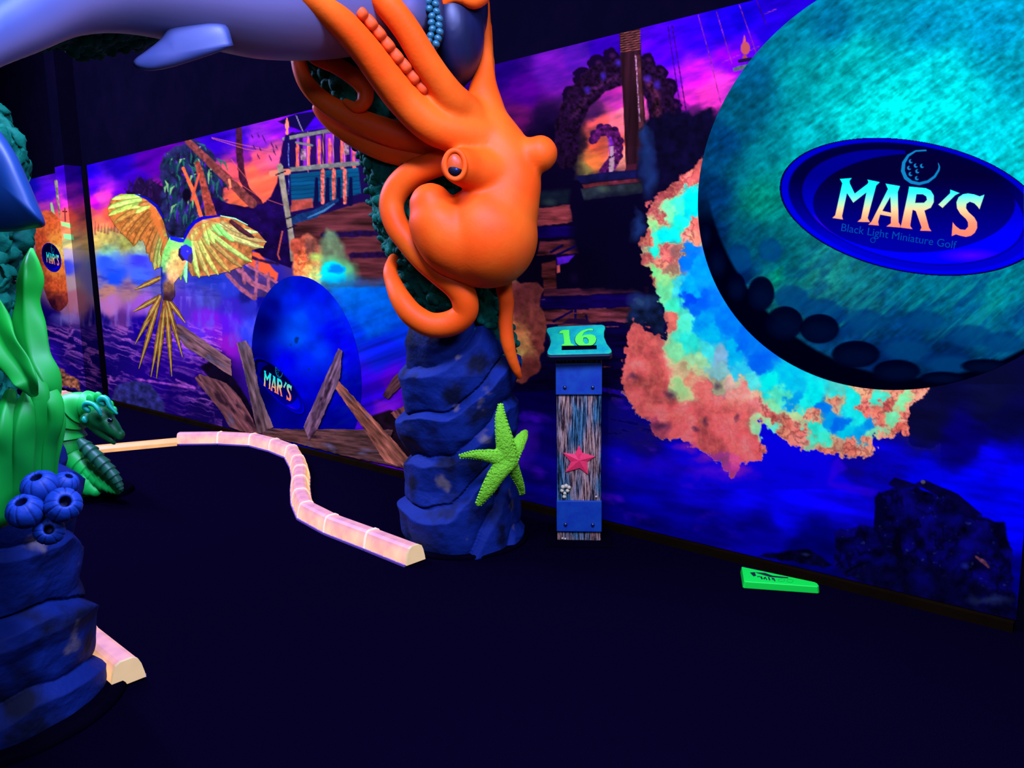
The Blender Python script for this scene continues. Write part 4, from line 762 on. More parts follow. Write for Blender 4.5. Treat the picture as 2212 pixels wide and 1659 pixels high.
# ------------------------------------------------------------------ coral arch
def coral(name, pts, amp, vox=.014, parent=None, knobs=(300, .03)):
    base = ptube(pts, seg=28, n=60); sel = rng.integers(0, len(base[0]) - 60, knobs[0]); kn = []
    for q_ in sel:
        r_ = knobs[1] * (.5 + rng.random()); kn.append(ell(base[0][q_] + rng.normal(0, .012, 3), (r_, r_ * (.8 + .5 * rng.random()), r_ * (.7 + .4 * rng.random())), None, 8, 10))
    V, Fc, N = remesh([base] + kn, vox, 1)
    n = fbm3(V, .12, 2); k = 1 - np.abs(fbm3(V + 7, .075, 4)) * 5; V = V + N * (n * amp * 1.2 + k * amp * .55 + fbm3(V, .018, 3) * .02)[:, None]
    t = np.clip(k * .5 + .5, 0, 1)[:, None]; c = ALB((0, 60, 84)) * (1 - t) + ALB((2, 116, 124)) * t
    return mesh(name, V, Fc, M['rock'], parent, colors=c)
arch = empty('coral_arch', D(1000, 760, 4.16), 'rough teal coral arch rising from the right rock pillar and curving over behind the shark', 'coral')
coral('coral_stem', [(1040, 800, 62, 4.18), (1036, 730, 70, 4.18), (985, 620, 82, 4.16), (930, 520, 90, 4.15), (900, 430, 92, 4.15), (880, 320, 92, 4.14), (812, 200, 94, 4.12), (735, 70, 98, 4.08), (570, -40, 104, 3.9), (350, -36, 100, 3.6), (180, -10, 108, 3.3), (40, -30, 110, 3.05), (-140, -10, 120, 2.85)], .03, .008, arch, (4200, .0125))
arch2 = empty('coral_formation', (LX, LY, .95), 'lumpy teal coral trunk standing on the near left rock pillar', 'coral')
coral('branching_coral', [(-60, 1130, 100, 2.5), (-90, 1000, 88, 2.5), (-98, 850, 86, 2.5), (-98, 700, 86, 2.5), (-98, 560, 92, 2.5), (-96, 440, 100, 2.5), (-98, 340, 102, 2.52), (-118, 285, 80, 2.55), (-170, 240, 74, 2.6)], .05, .0065, arch2, (2600, .022))
# tag names of the parts stay kinds
# ------------------------------------------------------------------ shark
M['skin'] = mat('shark_skin', attr=True, rough=.45, spec=.35)
shark = empty('shark', D(450, 20, 3.15), 'big blue and violet shark gliding overhead with the octopus wrapped round its head', 'shark')
body = [(-260, 230, 42, 2.45), (-150, 170, 52, 2.5), (-60, 95, 62, 2.6), (30, 40, 76, 2.72), (130, -24, 98, 2.86), (250, -58, 124, 3.0), (400, -64, 152, 3.15), (550, -56, 171, 3.3), (680, -52, 168, 3.46), (780, -36, 146, 3.58), (850, -15, 118, 3.66), (885, 5, 96, 3.7)]
parts = [ptube(body, seg=40, n=90), pell(893, 8, 44, 82, 3.62, 120), pell(890, -60, 60, 90, 3.65, 130)]
V, Fc, N = remesh(parts, .016, 6)
up = np.clip(-N[:, 2] * 1.2 + .25, 0, 1); up = np.clip(up + fbm3(V, .25) * .3, 0, 1)[:, None]
mesh('body', V, Fc, M['skin'], shark, colors=ALB((16, 72, 205)) * (1 - up) + ALB((120, 118, 225)) * up)
def blade(pts, Y, T, rings=14, bend=0, seg=90):
    """closed outline (photo coords) inflated to a lens; star-shaped about its centroid"""
    P = np.array(pts, float); P = catmull(np.vstack([P, P[:1]]), seg + 1)[:-1]; c = P.mean(0); V = []; k = 0
    for sgn in (-1, 1):
        for r_ in np.linspace(1, 0, rings)[(0 if sgn < 0 else 1):]:
            q = c + (P - c) * max(r_, .002); 
            for (x, y) in q: V.append(D(x, y, Y + bend * ((x - c[0]) / 100.) + sgn * T * math.sqrt(max(0, 1 - r_ * r_))))
    n = seg; Fc = []
    for i in range(rings - 1):
        for j in range(n): Fc.append([i * n + j, i * n + (j + 1) % n, (i + 1) * n + (j + 1) % n, (i + 1) * n + j])
    off = rings * n
    for i in range(rings - 1):
        a = 0 if i == 0 else off + (i - 1) * n; b_ = off + i * n
        for j in range(n): Fc.append([a + j, b_ + j, b_ + (j + 1) % n, a + (j + 1) % n])
    return np.array(V), Fc
def bcol(V, c1, c2, s=.15): t = np.clip(fbm3(V, s) * 3 + .5, 0, 1)[:, None]; return ALB(c1) * (1 - t) + ALB(c2) * t
V, Fc = blade([(505, 98), (480, 110), (440, 124), (400, 137), (360, 148), (325, 153), (300, 149), (288, 140), (292, 127), (315, 110), (345, 86), (380, 50), (480, 50)], 3.05, .035, bend=.02)
mesh('pectoral_fin', V, Fc, M['skin'], shark, colors=bcol(V, (70, 84, 190), (54, 72, 178)))
V, Fc = blade([(-120, 190), (-40, 238), (0, 283), (35, 335), (62, 392), (84, 445), (97, 478), (93, 490), (70, 494), (30, 500), (-20, 498), (-90, 470), (-150, 380)], 2.12, .07, bend=-.02)
mesh('tail_fluke', V, Fc, M['skin'], shark, colors=bcol(V, (12, 70, 190), (10, 56, 165)))
mesh('tail_joint', *ptube([(-60, 240, 40, 2.2), (-130, 200, 52, 2.35), (-200, 200, 46, 2.45)], seg=20), mat('tail_skin', tuple(ALB((14, 66, 190))), rough=.45, spec=.35), shark)
jaw = [pell(985, 70, 62, 110, 3.78, 110), pell(1010, 20, 45, 90, 3.85, 90), pell(975, 150, 34, 60, 3.82, 70), ptube([(985, 20, 20, 3.66), (972, 70, 16, 3.64), (955, 100, 10, 3.66)]), ptube([(1008, 30, 16, 3.72), (995, 70, 14, 3.7), (975, 105, 9, 3.7)])]
V, Fc, N = remesh(jaw, .012, 4); mesh('lower_jaw', V, Fc, M['skin'], shark, colors=bcol(V, (26, 34, 110), (16, 20, 74)))['label'] = 'dark navy lower jaw'
M['teeth'] = mat('teeth_blue', tuple(ALB((34, 100, 160))), rough=.35, spec=.5)
tv = []
for k, (x, y) in enumerate([(934, -14), (940, 4), (944, 20), (948, 36), (949, 50), (949, 64), (947, 78), (941, 90), (932, 100)]):
    for s_ in (-1, 1):
        q = D(x - 8 + s_ * 8 + (1 if k % 2 else -1), y + s_ * 3 + 2, 3.5); sc = ((q - CAM) @ FWD) / F
        tv.append(ell(q, (9 * sc, 10 * sc, 7.6 * sc), (.5 * s_, 'Y'), 8, 10))
for k, t_ in enumerate(tv): mesh('tooth', t_[0], t_[1], M['teeth'], shark)
C_, R_ = PX([(930, -30, 17, 3.56), (944, 25, 16, 3.56), (946, 70, 15, 3.56), (930, 108, 12, 3.58)]); mesh('gum', *tube(C_, R_), mat('gum_dark', (.01, .012, .03), rough=.5), shark)

# ------------------------------------------------------------------ octopus
octo = empty('octopus', D(1050, 420, 3.75), 'large orange octopus sculpture clinging head down to the coral stem', 'octopus')
M['octo'] = mat('octopus_paint', attr=True, rough=.5, spec=.1, bump=.08, bscale=70)
def ocol(V, N=None):
    t = np.clip(fbm3(V, .16) * 2.6 + .4, 0, 1)[:, None]; c = ALB((252, 88, 22)) * (1 - t) + ALB((246, 106, 34)) * t
    p = np.clip(fbm3(V + 3, .22, 3) * 6 - 1.7, 0, 1)[:, None] * .35; return c * (1 - p) + ALB((236, 60, 90)) * p
body = [ptube([(1062, 285, 54, 3.78), (1080, 330, 66, 3.77), (1100, 385, 68, 3.76), (1092, 425, 77, 3.75), (1072, 475, 92, 3.74), (1062, 495, 98, 3.74)], seg=44, n=70), pell(1052, 511, 111, 112, 3.74, 108),
        ptube([(932, 445, 50, 3.68), (946, 478, 67, 3.68), (980, 520, 76, 3.69), (1022, 556, 66, 3.72)], seg=40, n=50),
        ptube([(1035, 225, 34, 3.78), (1050, 265, 48, 3.78), (1060, 310, 58, 3.77)], seg=32, n=30), pell(1020, 320, 62, 46, 3.74, 56),
        ptube([(1120, 338, 36, 3.74), (1150, 332, 35, 3.72), (1164, 332, 42, 3.72)]), ptube([(1070, 378, 58, 3.72), (1020, 368, 44, 3.62), (990, 358, 40, 3.55)])]
T1 = [(1040, 300, 50, 3.74), (985, 288, 44, 3.66), (930, 268, 41, 3.6), (872, 215, 39, 3.54), (828, 160, 37, 3.46), (787, 105, 35, 3.38), (742, 54, 34, 3.3), (690, 8, 34, 3.22), (620, -40, 33, 3.12), (540, -90, 30, 3.02), (450, -140, 26, 2.95)]
T2 = [(1030, 280, 40, 3.74), (1000, 240, 40, 3.68), (975, 212, 36, 3.6), (948, 175, 33, 3.54), (916, 127, 32, 3.48), (878, 63, 31, 3.42), (828, 0, 31, 3.36), (770, -60, 30, 3.32), (700, -120, 26, 3.3)]
T3 = [(1055, 250, 40, 3.78), (1045, 205, 36, 3.8), (1047, 160, 24, 3.82), (1050, 110, 16, 3.84), (1050, 60, 12, 3.86), (1046, 15, 13, 3.86), (1040, -40, 16, 3.85)]
T3b = [(1062, 250, 24, 3.84), (1061, 190, 13, 3.88), (1060, 130, 10, 3.9), (1057, 70, 9, 3.92), (1050, 10, 10, 3.95), (1040, -60, 14, 3.95)]
T5 = [(1000, 312, 34, 3.8), (950, 308, 34, 3.82), (900, 302, 31, 3.84), (847, 288, 30, 3.84), (777, 262, 27, 3.84), (706, 224, 23, 3.84), (662, 180, 20, 3.84), (645, 130, 18, 3.86), (648, 85, 17, 3.9)]
T6 = [(980, 345, 30, 3.86), (930, 340, 30, 3.88), (875, 333, 27, 3.9), (821, 320, 25, 3.92), (758, 292, 21, 3.94), (712, 262, 16, 3.96), (686, 238, 10, 3.97), (681, 225, 5, 3.98)]
T7 = [(655, 100, 12, 3.75), (684, 126, 15, 3.75), (727, 142, 18, 3.76), (771, 171, 19, 3.77), (789, 196, 18, 3.78), (786, 221, 16, 3.78), (768, 231, 12, 3.78), (746, 219, 6, 3.78)]
T8 = [(985, 345, 24, 3.76), (940, 356, 27, 3.78), (895, 374, 29, 3.8), (860, 405, 29, 3.82), (846, 443, 27, 3.82), (857, 487, 26, 3.8), (885, 526, 26, 3.78), (918, 562, 27, 3.76), (954, 592, 28, 3.74), (986, 618, 29, 3.74), (1003, 645, 29, 3.75), (1003, 676, 28, 3.77), (975, 698, 28, 3.78), (932, 702, 27, 3.78), (893, 681, 26, 3.79), (867, 648, 23, 3.82), (850, 612, 18, 3.88), (843, 586, 15, 3.92), (850, 560, 12, 4.0)]
T9 = [(1080, 560, 22, 3.85), (1087, 610, 20, 3.86), (1094, 655, 18, 3.87), (1092, 697, 17, 3.87), (1096, 735, 17, 3.87), (1105, 772, 14, 3.88), (1116, 800, 12, 3.9), (1122, 815, 9, 3.92)]
T4 = [(954, 22, 4, 3.6), (962, 8, 10, 3.58), (978, -6, 13, 3.56), (1000, -8, 17, 3.56), (1025, -1, 19, 3.58), (1046, -16, 17, 3.64), (1050, -60, 15, 3.75)]
V, Fc, N = remesh([(v, f) for v, f in body] + [ptube(t, seg=24, n=14 * len(t)) for t in (T1, T2, T3, T3b, T5, T9)], .0095, 22, .8)
mesh('body', V, Fc, M['octo'], octo, colors=ocol(V))
for nm, t in (('arm', T6), ('arm', T7), ('arm', T8), ('arm', T4)):
    v, f = ptube(t, seg=28, n=16 * len(t)); mesh(nm, v, f, M['octo'], octo, colors=ocol(v))
for k, (x, y) in enumerate([(731, -18), (755, 6), (780, 28), (801, 50), (819, 72), (838, 97), (857, 122), (875, 143), (893, 167), (912, 189), (932, 208), (953, 224)]):
    Y = 3.27 + .34 * k / 11; q = D(x, y, Y); sc = ((q - CAM) @ FWD) / F
    v, f = ell((0, 0, 0), (1, 1, 1), None, 16, 20); v = np.sign(v) * np.abs(v) ** .62 * np.array([17, 20, 12.5]) * sc
    v = v @ np.array(Matrix.Rotation(.86, 3, 'Y')).T + q; mesh('sucker', v, f, M['octo'], octo, colors=np.repeat(ALB((226, 84, 44))[None], len(v), 0))
# eye on the near stalk
eq = D(983, 357, 3.49); sc = ((eq - CAM) @ FWD) / F
ev = ell(eq, (19 * sc, 13 * sc, 27 * sc)); M['iris'] = mat('eye_orange', tuple(ALB((205, 84, 44))), rough=.35, spec=.15); eye = mesh('eye', *ev, M['iris'], octo)
v, f = ell(D(983, 368, 3.474), (15 * sc, 6 * sc, 12 * sc)); v[:, 2] = np.minimum(v[:, 2], D(981, 361, 3.47)[2] + (v[:, 0] - eq[0]) * -.35)
mesh('pupil', v, f, mat('pupil_black', (.002, .002, .006), rough=.5, spec=.1), eye)
v, f = ell(D(986, 366, 3.463), (3 * sc, 2 * sc, 3 * sc)); mesh('iris_glint', v, f, mat('glint_blue', tuple(ALB((30, 70, 210))), rough=.2), eye)
th = np.linspace(0, 2 * math.pi, 40); ring = [eq + np.array([math.cos(t) * 22 * sc, -.012, math.sin(t) * 30 * sc]) for t in th]
v, f = tube(ring, [6 * sc] * 40, seg=14, n=90, ref=(0, -1, 0)); mesh('eyelid', v, f, M['octo'], octo, colors=ocol(v))

# ------------------------------------------------------------------ starfish on the right pillar
star = empty('starfish', D(1098, 993, 3.78), 'lime green starfish stuck to the side of the right rock pillar', 'starfish')
M['star'] = mat('lime_paint', tuple(ALB((130, 232, 60))), rough=.6, spec=.2, bump=1.0, bscale=110)
arms = [[(1098, 993, 24, 3.79), (1090, 950, 20, 3.77), (1082, 905, 13, 3.77), (1081, 874, 5, 3.78)], [(1098, 993, 22, 3.79), (1116, 965, 17, 3.81), (1130, 942, 12, 3.86), (1136, 932, 6, 3.9)], [(1098, 993, 20, 3.79), (1113, 1022, 13, 3.83), (1124, 1048, 9, 3.87), (1128, 1066, 6, 3.9)], [(1098, 993, 24, 3.79), (1075, 1022, 20, 3.77), (1052, 1060, 15, 3.77), (1034, 1088, 7, 3.78)], [(1098, 993, 22, 3.79), (1060, 985, 15, 3.76), (1025, 982, 10, 3.76), (994, 986, 4, 3.77)]]
V, Fc, N = remesh([ptube(a, seg=18, n=40, sect=lambda p, s: (np.cos(p) + 0 * s, np.sin(p) * .62 + 0 * s), ref=(0, -1, 0)) for a in arms], .006, 3)
V = V + N * (fbm3(V, .012, 2) * .006)[:, None]; mesh('arms', V, Fc, M['star'], star)
bd = []
for a in arms:
    C, R = PX(a); C = catmull(C, 17); R = catmull(np.array(R)[:, None], 17)[:, 0]; T = np.gradient(C, axis=0); T /= np.linalg.norm(T, axis=1)[:, None]
    for i in range(1, 17):
        s = np.cross(T[i], (0, -1, 0)); bd.append(ell(C[i] + s * R[i] * .86 + np.array([0, -R[i] * .3, 0]), [.0065] * 3, None, 6, 8)); bd.append(ell(C[i] - s * R[i] * .92, [.005] * 3, None, 6, 8))
mesh('spine_beads', *merge(bd), M['star'], star)

# ------------------------------------------------------------------ seaweed, barnacles, sea dragon at left
M['weed'] = mat('seaweed_paint', attr=True, rough=.5, spec=.3)
weed = empty('seaweed', D(60, 1080, 2.2), 'tall green seaweed fronds climbing the near left pillar', 'seaweed')
def frond(pts, fold, thick=.3, wob=0.0, ph=0.0):
    def sect(p, s):
        w = np.cos(p); return (w * 1.0 + 0 * s, np.sin(p) * thick + fold * (1 - np.abs(w)) * (1 + .3 * np.sin(s * 9 + ph)) + wob * np.sin(s * 12 + w * 1.6 + ph) * w)
    v, f = ptube(pts, seg=36, n=60, sect=lambda p, s: sect(p, s), ref=(0.25, -1, 0))
    t = np.clip(fbm3(v, .2) * 3 + .4, 0, 1)[:, None]; c = ALB((12, 205, 76)) * (1 - t) + ALB((4, 165, 60)) * t
    h = np.clip((1.35 - v[:, 2]) / .35, 0, 1)[:, None] * .5; c = c * (1 - h) + ALB((8, 170, 96)) * h
    w = np.clip(fbm3(v + 9, .035, 3) * 12 - 4.4, 0, 1)[:, None] * (v[:, 2:] < 1.25); c = c * (1 - w) + np.array([.3, .2, .13]) * w
    mesh('frond', v, f, M['weed'], weed, colors=c)
FR = [([(68, 540, 5, 2.2), (66, 575, 20, 2.16), (64, 605, 27, 2.14), (60, 650, 24, 2.13), (65, 705, 34, 2.12), (78, 770, 31, 2.1), (98, 812, 29, 2.08), (108, 845, 22, 2.08), (104, 890, 16, 2.1)], .7, .28, .22, 0),
      ([(-30, 640, 20, 2.08), (-12, 700, 34, 2.04), (8, 750, 34, 2.01), (34, 790, 30, 1.98), (56, 822, 24, 1.97), (70, 848, 12, 1.99)], -.55, .32, .2, 2),
      ([(92, 835, 22, 2.08), (110, 870, 24, 2.06), (114, 912, 21, 2.06), (102, 960, 18, 2.07), (96, 1020, 17, 2.08), (94, 1090, 16, 2.1)], .5, .4, .12, 1),
      ([(70, 800, 18, 2.06), (80, 850, 25, 2.04), (80, 905, 22, 2.04), (72, 965, 20, 2.05), (68, 1030, 20, 2.06), (66, 1100, 16, 2.08)], .6, .4, .12, 3),
      ([(60, 845, 10, 2.03), (50, 900, 24, 2.0), (44, 955, 28, 2.0), (40, 1020, 30, 2.01), (34, 1110, 26, 2.03)], .6, .4, .12, 4), ([(22, 850, 12, 2.02), (12, 920, 30, 1.98), (0, 985, 36, 1.98), (-10, 1110, 36, 1.99)], .5, .4, .12, 5),
      ([(122, 860, 6, 2.1), (130, 905, 11, 2.1), (124, 950, 12, 2.1), (112, 1000, 13, 2.1), (108, 1070, 12, 2.12)], .4, .5, 0, 6)]
for a in FR: frond(*a)
M['barn'] = mat('barnacle_paint', attr=True, rough=.55, spec=.25, bump=.15, bscale=60)
def barnacle(x, y, r_, Y, ax, lab):
    q = D(x, y, Y); sc = r_ * ((q - CAM) @ FWD) / F; pr = [(0, -.8), (.6, -.75), (.9, -.35), (1.0, 0), (.98, .3), (.85, .58), (.66, .78), (.5, .86), (.38, .86), (.3, .76), (.26, .4), (.2, .2), (0, .15)]
    pr = catmull(np.array(pr, float), 46); na = 72; ph = np.linspace(0, 2 * math.pi, na, endpoint=False)
    rib = 1 - .10 * np.clip(1 - np.abs(np.sin(ph * 4.5 + np.sin(ph * 3) * .3)) * 4.5, 0, 1); R = np.abs(pr[:, 0])[:, None] * np.where(pr[:, 0][:, None] > .3, rib[None], 1) ; Z = np.repeat(pr[:, 1][:, None], na, 1)
    V = np.c_[(R * np.cos(ph)).ravel(), (R * np.sin(ph)).ravel(), Z.ravel()] * sc; V = V * (1 + fbm3(V + x, .05)[:, None] * .15)
    rot = np.array(Vector((0, 0, 1)).rotation_difference(Vector(ax)).to_matrix()); Vw = V @ rot.T + q
    i, j = np.meshgrid(np.arange(45), np.arange(na), indexing='ij'); j2 = (j + 1) % na
    Fc = np.c_[(i * na + j).ravel(), (i * na + j2).ravel(), ((i + 1) * na + j2).ravel(), ((i + 1) * na + j).ravel()].tolist()
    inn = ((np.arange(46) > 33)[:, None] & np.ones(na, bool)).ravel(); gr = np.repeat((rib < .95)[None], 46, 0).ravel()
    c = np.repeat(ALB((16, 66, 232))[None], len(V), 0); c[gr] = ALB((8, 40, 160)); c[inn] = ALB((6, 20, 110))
    e = empty('barnacle', q, lab, 'barnacle', 'blue barnacles on the left pillar'); mesh('shell', Vw, Fc, M['barn'], e, colors=c)
barnacle(87, 1054, 38, 1.95, (.05, -.45, .9), 'upper large blue barnacle whose opening faces up, touching the seaweed')
barnacle(142, 1045, 26, 2.06, (.5, -.1, .85), 'smallest blue barnacle, at the back right of the cluster')
barnacle(56, 1106, 38, 1.9, (.05, -.5, .88), 'leftmost large blue barnacle of the cluster')
barnacle(136, 1092, 37, 1.93, (.6, -.65, .5), 'rightmost large blue barnacle with its mouth facing right')
barnacle(107, 1146, 31, 1.93, (.45, -.8, .35), 'lowest blue barnacle of the cluster on the rock')

drag = empty('sea_dragon', G(205, 1066), 'green armoured sea dragon statue bowing its head beside the glowing curb', 'statue')
M['drag'] = mat('dragon_green', attr=True, rough=.45, spec=.35)
def dcol(V): 
    t = np.clip(fbm3(V, .2) * 3 + .5, 0, 1)[:, None]; return ALB((16, 225, 120)) * (1 - t) + ALB((8, 185, 80)) * t
saw = lambda k, a: (lambda s, p: 1 + a * ((s * k) % 1.0 - .3) + 0 * p)
def ringed(name, pts, k, a, cfn, n=None): v, f = ptube(pts, seg=32, n=n or 150, mod=saw(k, a)); return mesh(name, v, f, M['drag'], drag, colors=cfn(v))
ringed('neck_armour', [(212, 884, 24, 4.98), (192, 876, 28, 4.99), (168, 880, 32, 5.0), (148, 897, 36, 5.0), (138, 925, 38, 5.0), (140, 955, 40, 5.0), (150, 985, 34, 5.0), (168, 1005, 24, 4.98)], 6, .2, dcol)
ringed('tail', [(160, 990, 26, 4.96), (185, 1012, 22, 4.94), (208, 1030, 18, 4.92), (228, 1045, 16, 4.9), (246, 1056, 12, 4.88), (254, 1062, 7, 4.87)], 8, .14, dcol)
ringed('belly_plates', [(176, 955, 10, 4.88), (192, 972, 14, 4.86), (212, 992, 14, 4.84), (232, 1012, 13, 4.83), (247, 1030, 11, 4.82), (257, 1047, 8, 4.82), (262, 1058, 5, 4.82)], 9, .3, lambda v: np.repeat(ALB((20, 96, 90))[None], len(v), 0))
V, Fc, N = remesh([ptube([(88, 1010, 24, 5.02), (115, 1000, 26, 5.0), (142, 1006, 26, 4.98), (165, 1024, 26, 4.95), (185, 1044, 24, 4.92), (205, 1060, 14, 4.9)], n=50), ptube([(182, 1004, 2, 4.9), (184, 1020, 9, 4.9), (186, 1040, 16, 4.9), (190, 1056, 16, 4.9)], n=20), ptube([(100, 1010, 30, 5.05), (130, 1050, 30, 5.02), (180, 1062, 22, 4.98)], n=20)], .008, 3)
mesh('coiled_tail', V, Fc, M['drag'], drag, colors=dcol(V))
V, Fc, N = remesh([pell(222, 900, 24, 24, 4.92, 24), ptube([(212, 905, 22, 4.92), (232, 915, 20, 4.91), (248, 930, 15, 4.9), (258, 942, 10, 4.9)], n=30), pell(263, 938, 6, 9, 4.9, 9), ptube([(205, 912, 18, 4.93), (222, 932, 14, 4.92), (240, 950, 8, 4.91), (246, 956, 5, 4.91)], n=30), pell(195, 905, 20, 18, 4.94, 22)], .006, 3)
hd = mesh('head', V, Fc, M['drag'], drag, colors=ALB((8, 110, 70)) * np.ones((len(V), 1)))
for (x, y, r_) in [(196, 862, 12), (212, 858, 12), (226, 864, 11), (238, 874, 10), (246, 886, 9)]:
    v, f = pell(x, y, r_ * .8, r_, 4.92, r_ * .5); mesh('crest_scale', v, f, M['drag'], hd, colors=dcol(v))
M['teal'] = mat('horn_teal', tuple(ALB((0, 185, 200))), rough=.4, spec=.4)
for pts in ([(190, 886, 6, 4.83), (183, 878, 6, 4.83), (188, 871, 6, 4.82), (202, 874, 5, 4.81), (212, 884, 5, 4.8), (218, 896, 3, 4.8)], [(224, 872, 6, 4.84), (216, 866, 7, 4.84), (222, 860, 7, 4.83), (232, 864, 6, 4.82), (238, 878, 5, 4.81), (252, 893, 3, 4.81)]): mesh('horn', *ptube(pts, seg=14, n=50), M['teal'], hd)
v, f = pell(183, 907, 6, 8, 4.86, 6); mesh('cheek_knob', v, f, M['teal'], hd)
v, f = pell(238, 908, 6, 5, 4.845, 4); mesh('eye', v, f, mat('dragon_eye', (.004, .004, .01), rough=.15, spec=.8), hd)
q = G(208, 1062, .012); mesh('base_plate', *tube([q + [0, 0, -.01], q + [0, 0, .004], q + [0, 0, .018]], [.235, .235, .225], seg=48, n=4, caps=False), M['black'], drag, smooth=False)

# ------------------------------------------------------------------ glowing curbs
def glowmat(name, e, s, alb, hot, top=1.0):
    m = bpy.data.materials.new(name); m.use_nodes = True; n = m.node_tree; b = n.nodes['Principled BSDF']
    b.inputs['Base Color'].default_value = (*alb, 1); b.inputs['Roughness'].default_value = .35; b.inputs['Specular IOR Level'].default_value = .3
    tc = n.nodes.new('ShaderNodeTexCoord'); t = n.nodes.new('ShaderNodeTexNoise'); t.inputs['Scale'].default_value = 11; t.inputs['Detail'].default_value = 1
    r = n.nodes.new('ShaderNodeMapRange'); r.inputs[1].default_value = .35; r.inputs[2].default_value = .68; r.inputs[3].default_value = s * (1 - hot); r.inputs[4].default_value = s * (1 + hot)
    n.links.new(tc.outputs['Object'], t.inputs['Vector']); n.links.new(t.outputs['Fac'], r.inputs[0])
    # the thick crown of the moulding passes less of the lamp's light than its thin sides
    sp_ = n.nodes.new('ShaderNodeSeparateXYZ'); n.links.new(tc.outputs['Object'], sp_.inputs[0]); r2 = n.nodes.new('ShaderNodeMapRange'); r2.inputs[1].default_value = .062; r2.inputs[2].default_value = .1; r2.inputs[3].default_value = 1; r2.inputs[4].default_value = top
    n.links.new(sp_.outputs['Z'], r2.inputs[0]); mu = n.nodes.new('ShaderNodeMath'); mu.operation = 'MULTIPLY'; n.links.new(r.outputs[0], mu.inputs[0]); n.links.new(r2.outputs[0], mu.inputs[1])
    b.inputs['Emission Color'].default_value = (*e, 1); n.links.new(mu.outputs[0], b.inputs['Emission Strength'])
    return m
M['curb'] = glowmat('lit_curb_plastic', (1.0, .50, .15), 1.02, (.26, .07, .14), .22, .60)
M['curbend'] = glowmat('lit_curb_end', (1.0, .64, .30), .6, (.2, .2, .1), .05)
M['ring'] = glowmat('lit_curb_joint', (1.0, .66, .38), 1.0, (.3, .2, .25), .05)
M['flange'] = mat('curb_flange', tuple(ALB((120, 90, 235))), rough=.4)
M['strip'] = glowmat('lit_strip', (1.0, .42, .12), .72, (.3, .2, .05), .1)
PROF = [(-.061, .010), (-.058, .03), (-.049, .068), (-.039, .09), (-.022, .1), (.022, .1), (.039, .09), (.049, .068), (.058, .03), (.061, .010)]
def extr(A, B, tA, tB, prof, ns=7, ribs=True):
    """loft the section from A to B; tA, tB side vectors"""
    V = []; k = len(prof)
    for i in range(ns):
        t = i / (ns - 1); c = A * (1 - t) + B * t; s = tA * (1 - t) + tB * t; s = s / np.linalg.norm(s)
        f = 1.0
        for (x, z) in prof: V.append(c + s * x * f + np.array([0, 0, z * (f if z > .05 else 1)]))
    Fc = [[i * k + j, i * k + j + 1, (i + 1) * k + j + 1, (i + 1) * k + j] for i in range(ns - 1) for j in range(k - 1)]
    Fc += [[i * k + k - 1, i * k, (i + 1) * k, (i + 1) * k + k - 1] for i in range(ns - 1)]
    return np.array(V), Fc + [list(range(k))[::-1], list(range((ns - 1) * k, ns * k))]
def curb(pts, labs, group, ends=(0,)):
    W_ = pts; n = len(W_)
    T = [((W_[min(i + 1, n - 1)] - W_[max(i - 1, 0)])) for i in range(n)]; S = [np.array([-t[1], t[0], 0]) / np.linalg.norm(t) for t in T]
    for i in range(n - 1):
        a, b_ = W_[i], W_[i + 1]; d = (b_ - a) / np.linalg.norm(b_ - a); g_ = .003
        e = empty('curb_light', (a + b_) / 2, labs[i], 'curb', group)
        m = .018                                            # fluted ends and recessed panels make the moulded look
        V, Fc = extr(a + d * g_, b_ - d * g_, S[i], S[i + 1], PROF, 9); mesh('lens', V, Fc, M['curb'], e, smooth=False)
        L = np.linalg.norm(b_ - a)
        for sd in (-1, 1):                                  # arched window ribs on each side
            for q in (.2, .5, .8):
                c = a + (b_ - a) * q; s = (S[i] * (1 - q) + S[i + 1] * q) * sd
                P0 = [c + s * .058 + np.array([0, 0, .014]), c + s * .054 + np.array([0, 0, .04]), c + s * .048 + np.array([0, 0, .062])]
                v, f = tube(P0, [.009, .008, .004], seg=8, n=6); mesh('rib', v, f, M['curb'], e)
        V, Fc = extr(a + d * g_, b_ - d * g_, S[i], S[i + 1], [(-.0685, .0005), (-.0685, .012), (.0685, .012), (.0685, .0005)], 3, False); mesh('flange', V, Fc, M['flange'], e, smooth=False)
        if i not in ends: V, Fc = extr(a + d * .001, a + d * .011, S[i], S[i], [(x * 1.04, z * 1.05) for x, z in PROF], 2, False); mesh('joint_ring', V, Fc, M['ring'], e, smooth=False)
        if i in ends:
            V, Fc = extr(a - d * .012, a + d * .002, S[i], S[i], [(x * 1.01, z * 1.01) for x, z in PROF], 2, False); mesh('end_panel', V, Fc, M['curbend'], e, smooth=False)['label'] = 'cream end panel'
cl = ['glowing pink curb segment with cream end, touching the right rock pillar', 'second glowing curb segment from the right rock pillar', 'third glowing curb segment from the right rock pillar', 'glowing curb segment at the near bend of the long curb', 'short glowing curb segment just past the near bend', 'glowing curb segment in the middle of the S bend', 'glowing curb segment at the far bend, below the blue ball', 'short glowing curb segment just past the far bend', 'glowing curb segment turning left after the far bend', 'glowing curb segment, third from the far left end', 'glowing curb segment, next to the far left end', 'glowing curb segment at the far left end, meeting the thin orange strip']
def side(pts, w):
    g = [G(x, y) for x, y in pts]; n = len(g); o = []
    for i in range(n):
        d = g[min(i + 1, n - 1)] - g[max(i - 1, 0)]; d = d / np.linalg.norm(d); c = g[i] + np.array([-d[1], d[0], 0]) * w
        k = (c - W0) @ N_; o.append(c + N_ * max(0, .125 - k))
    return o
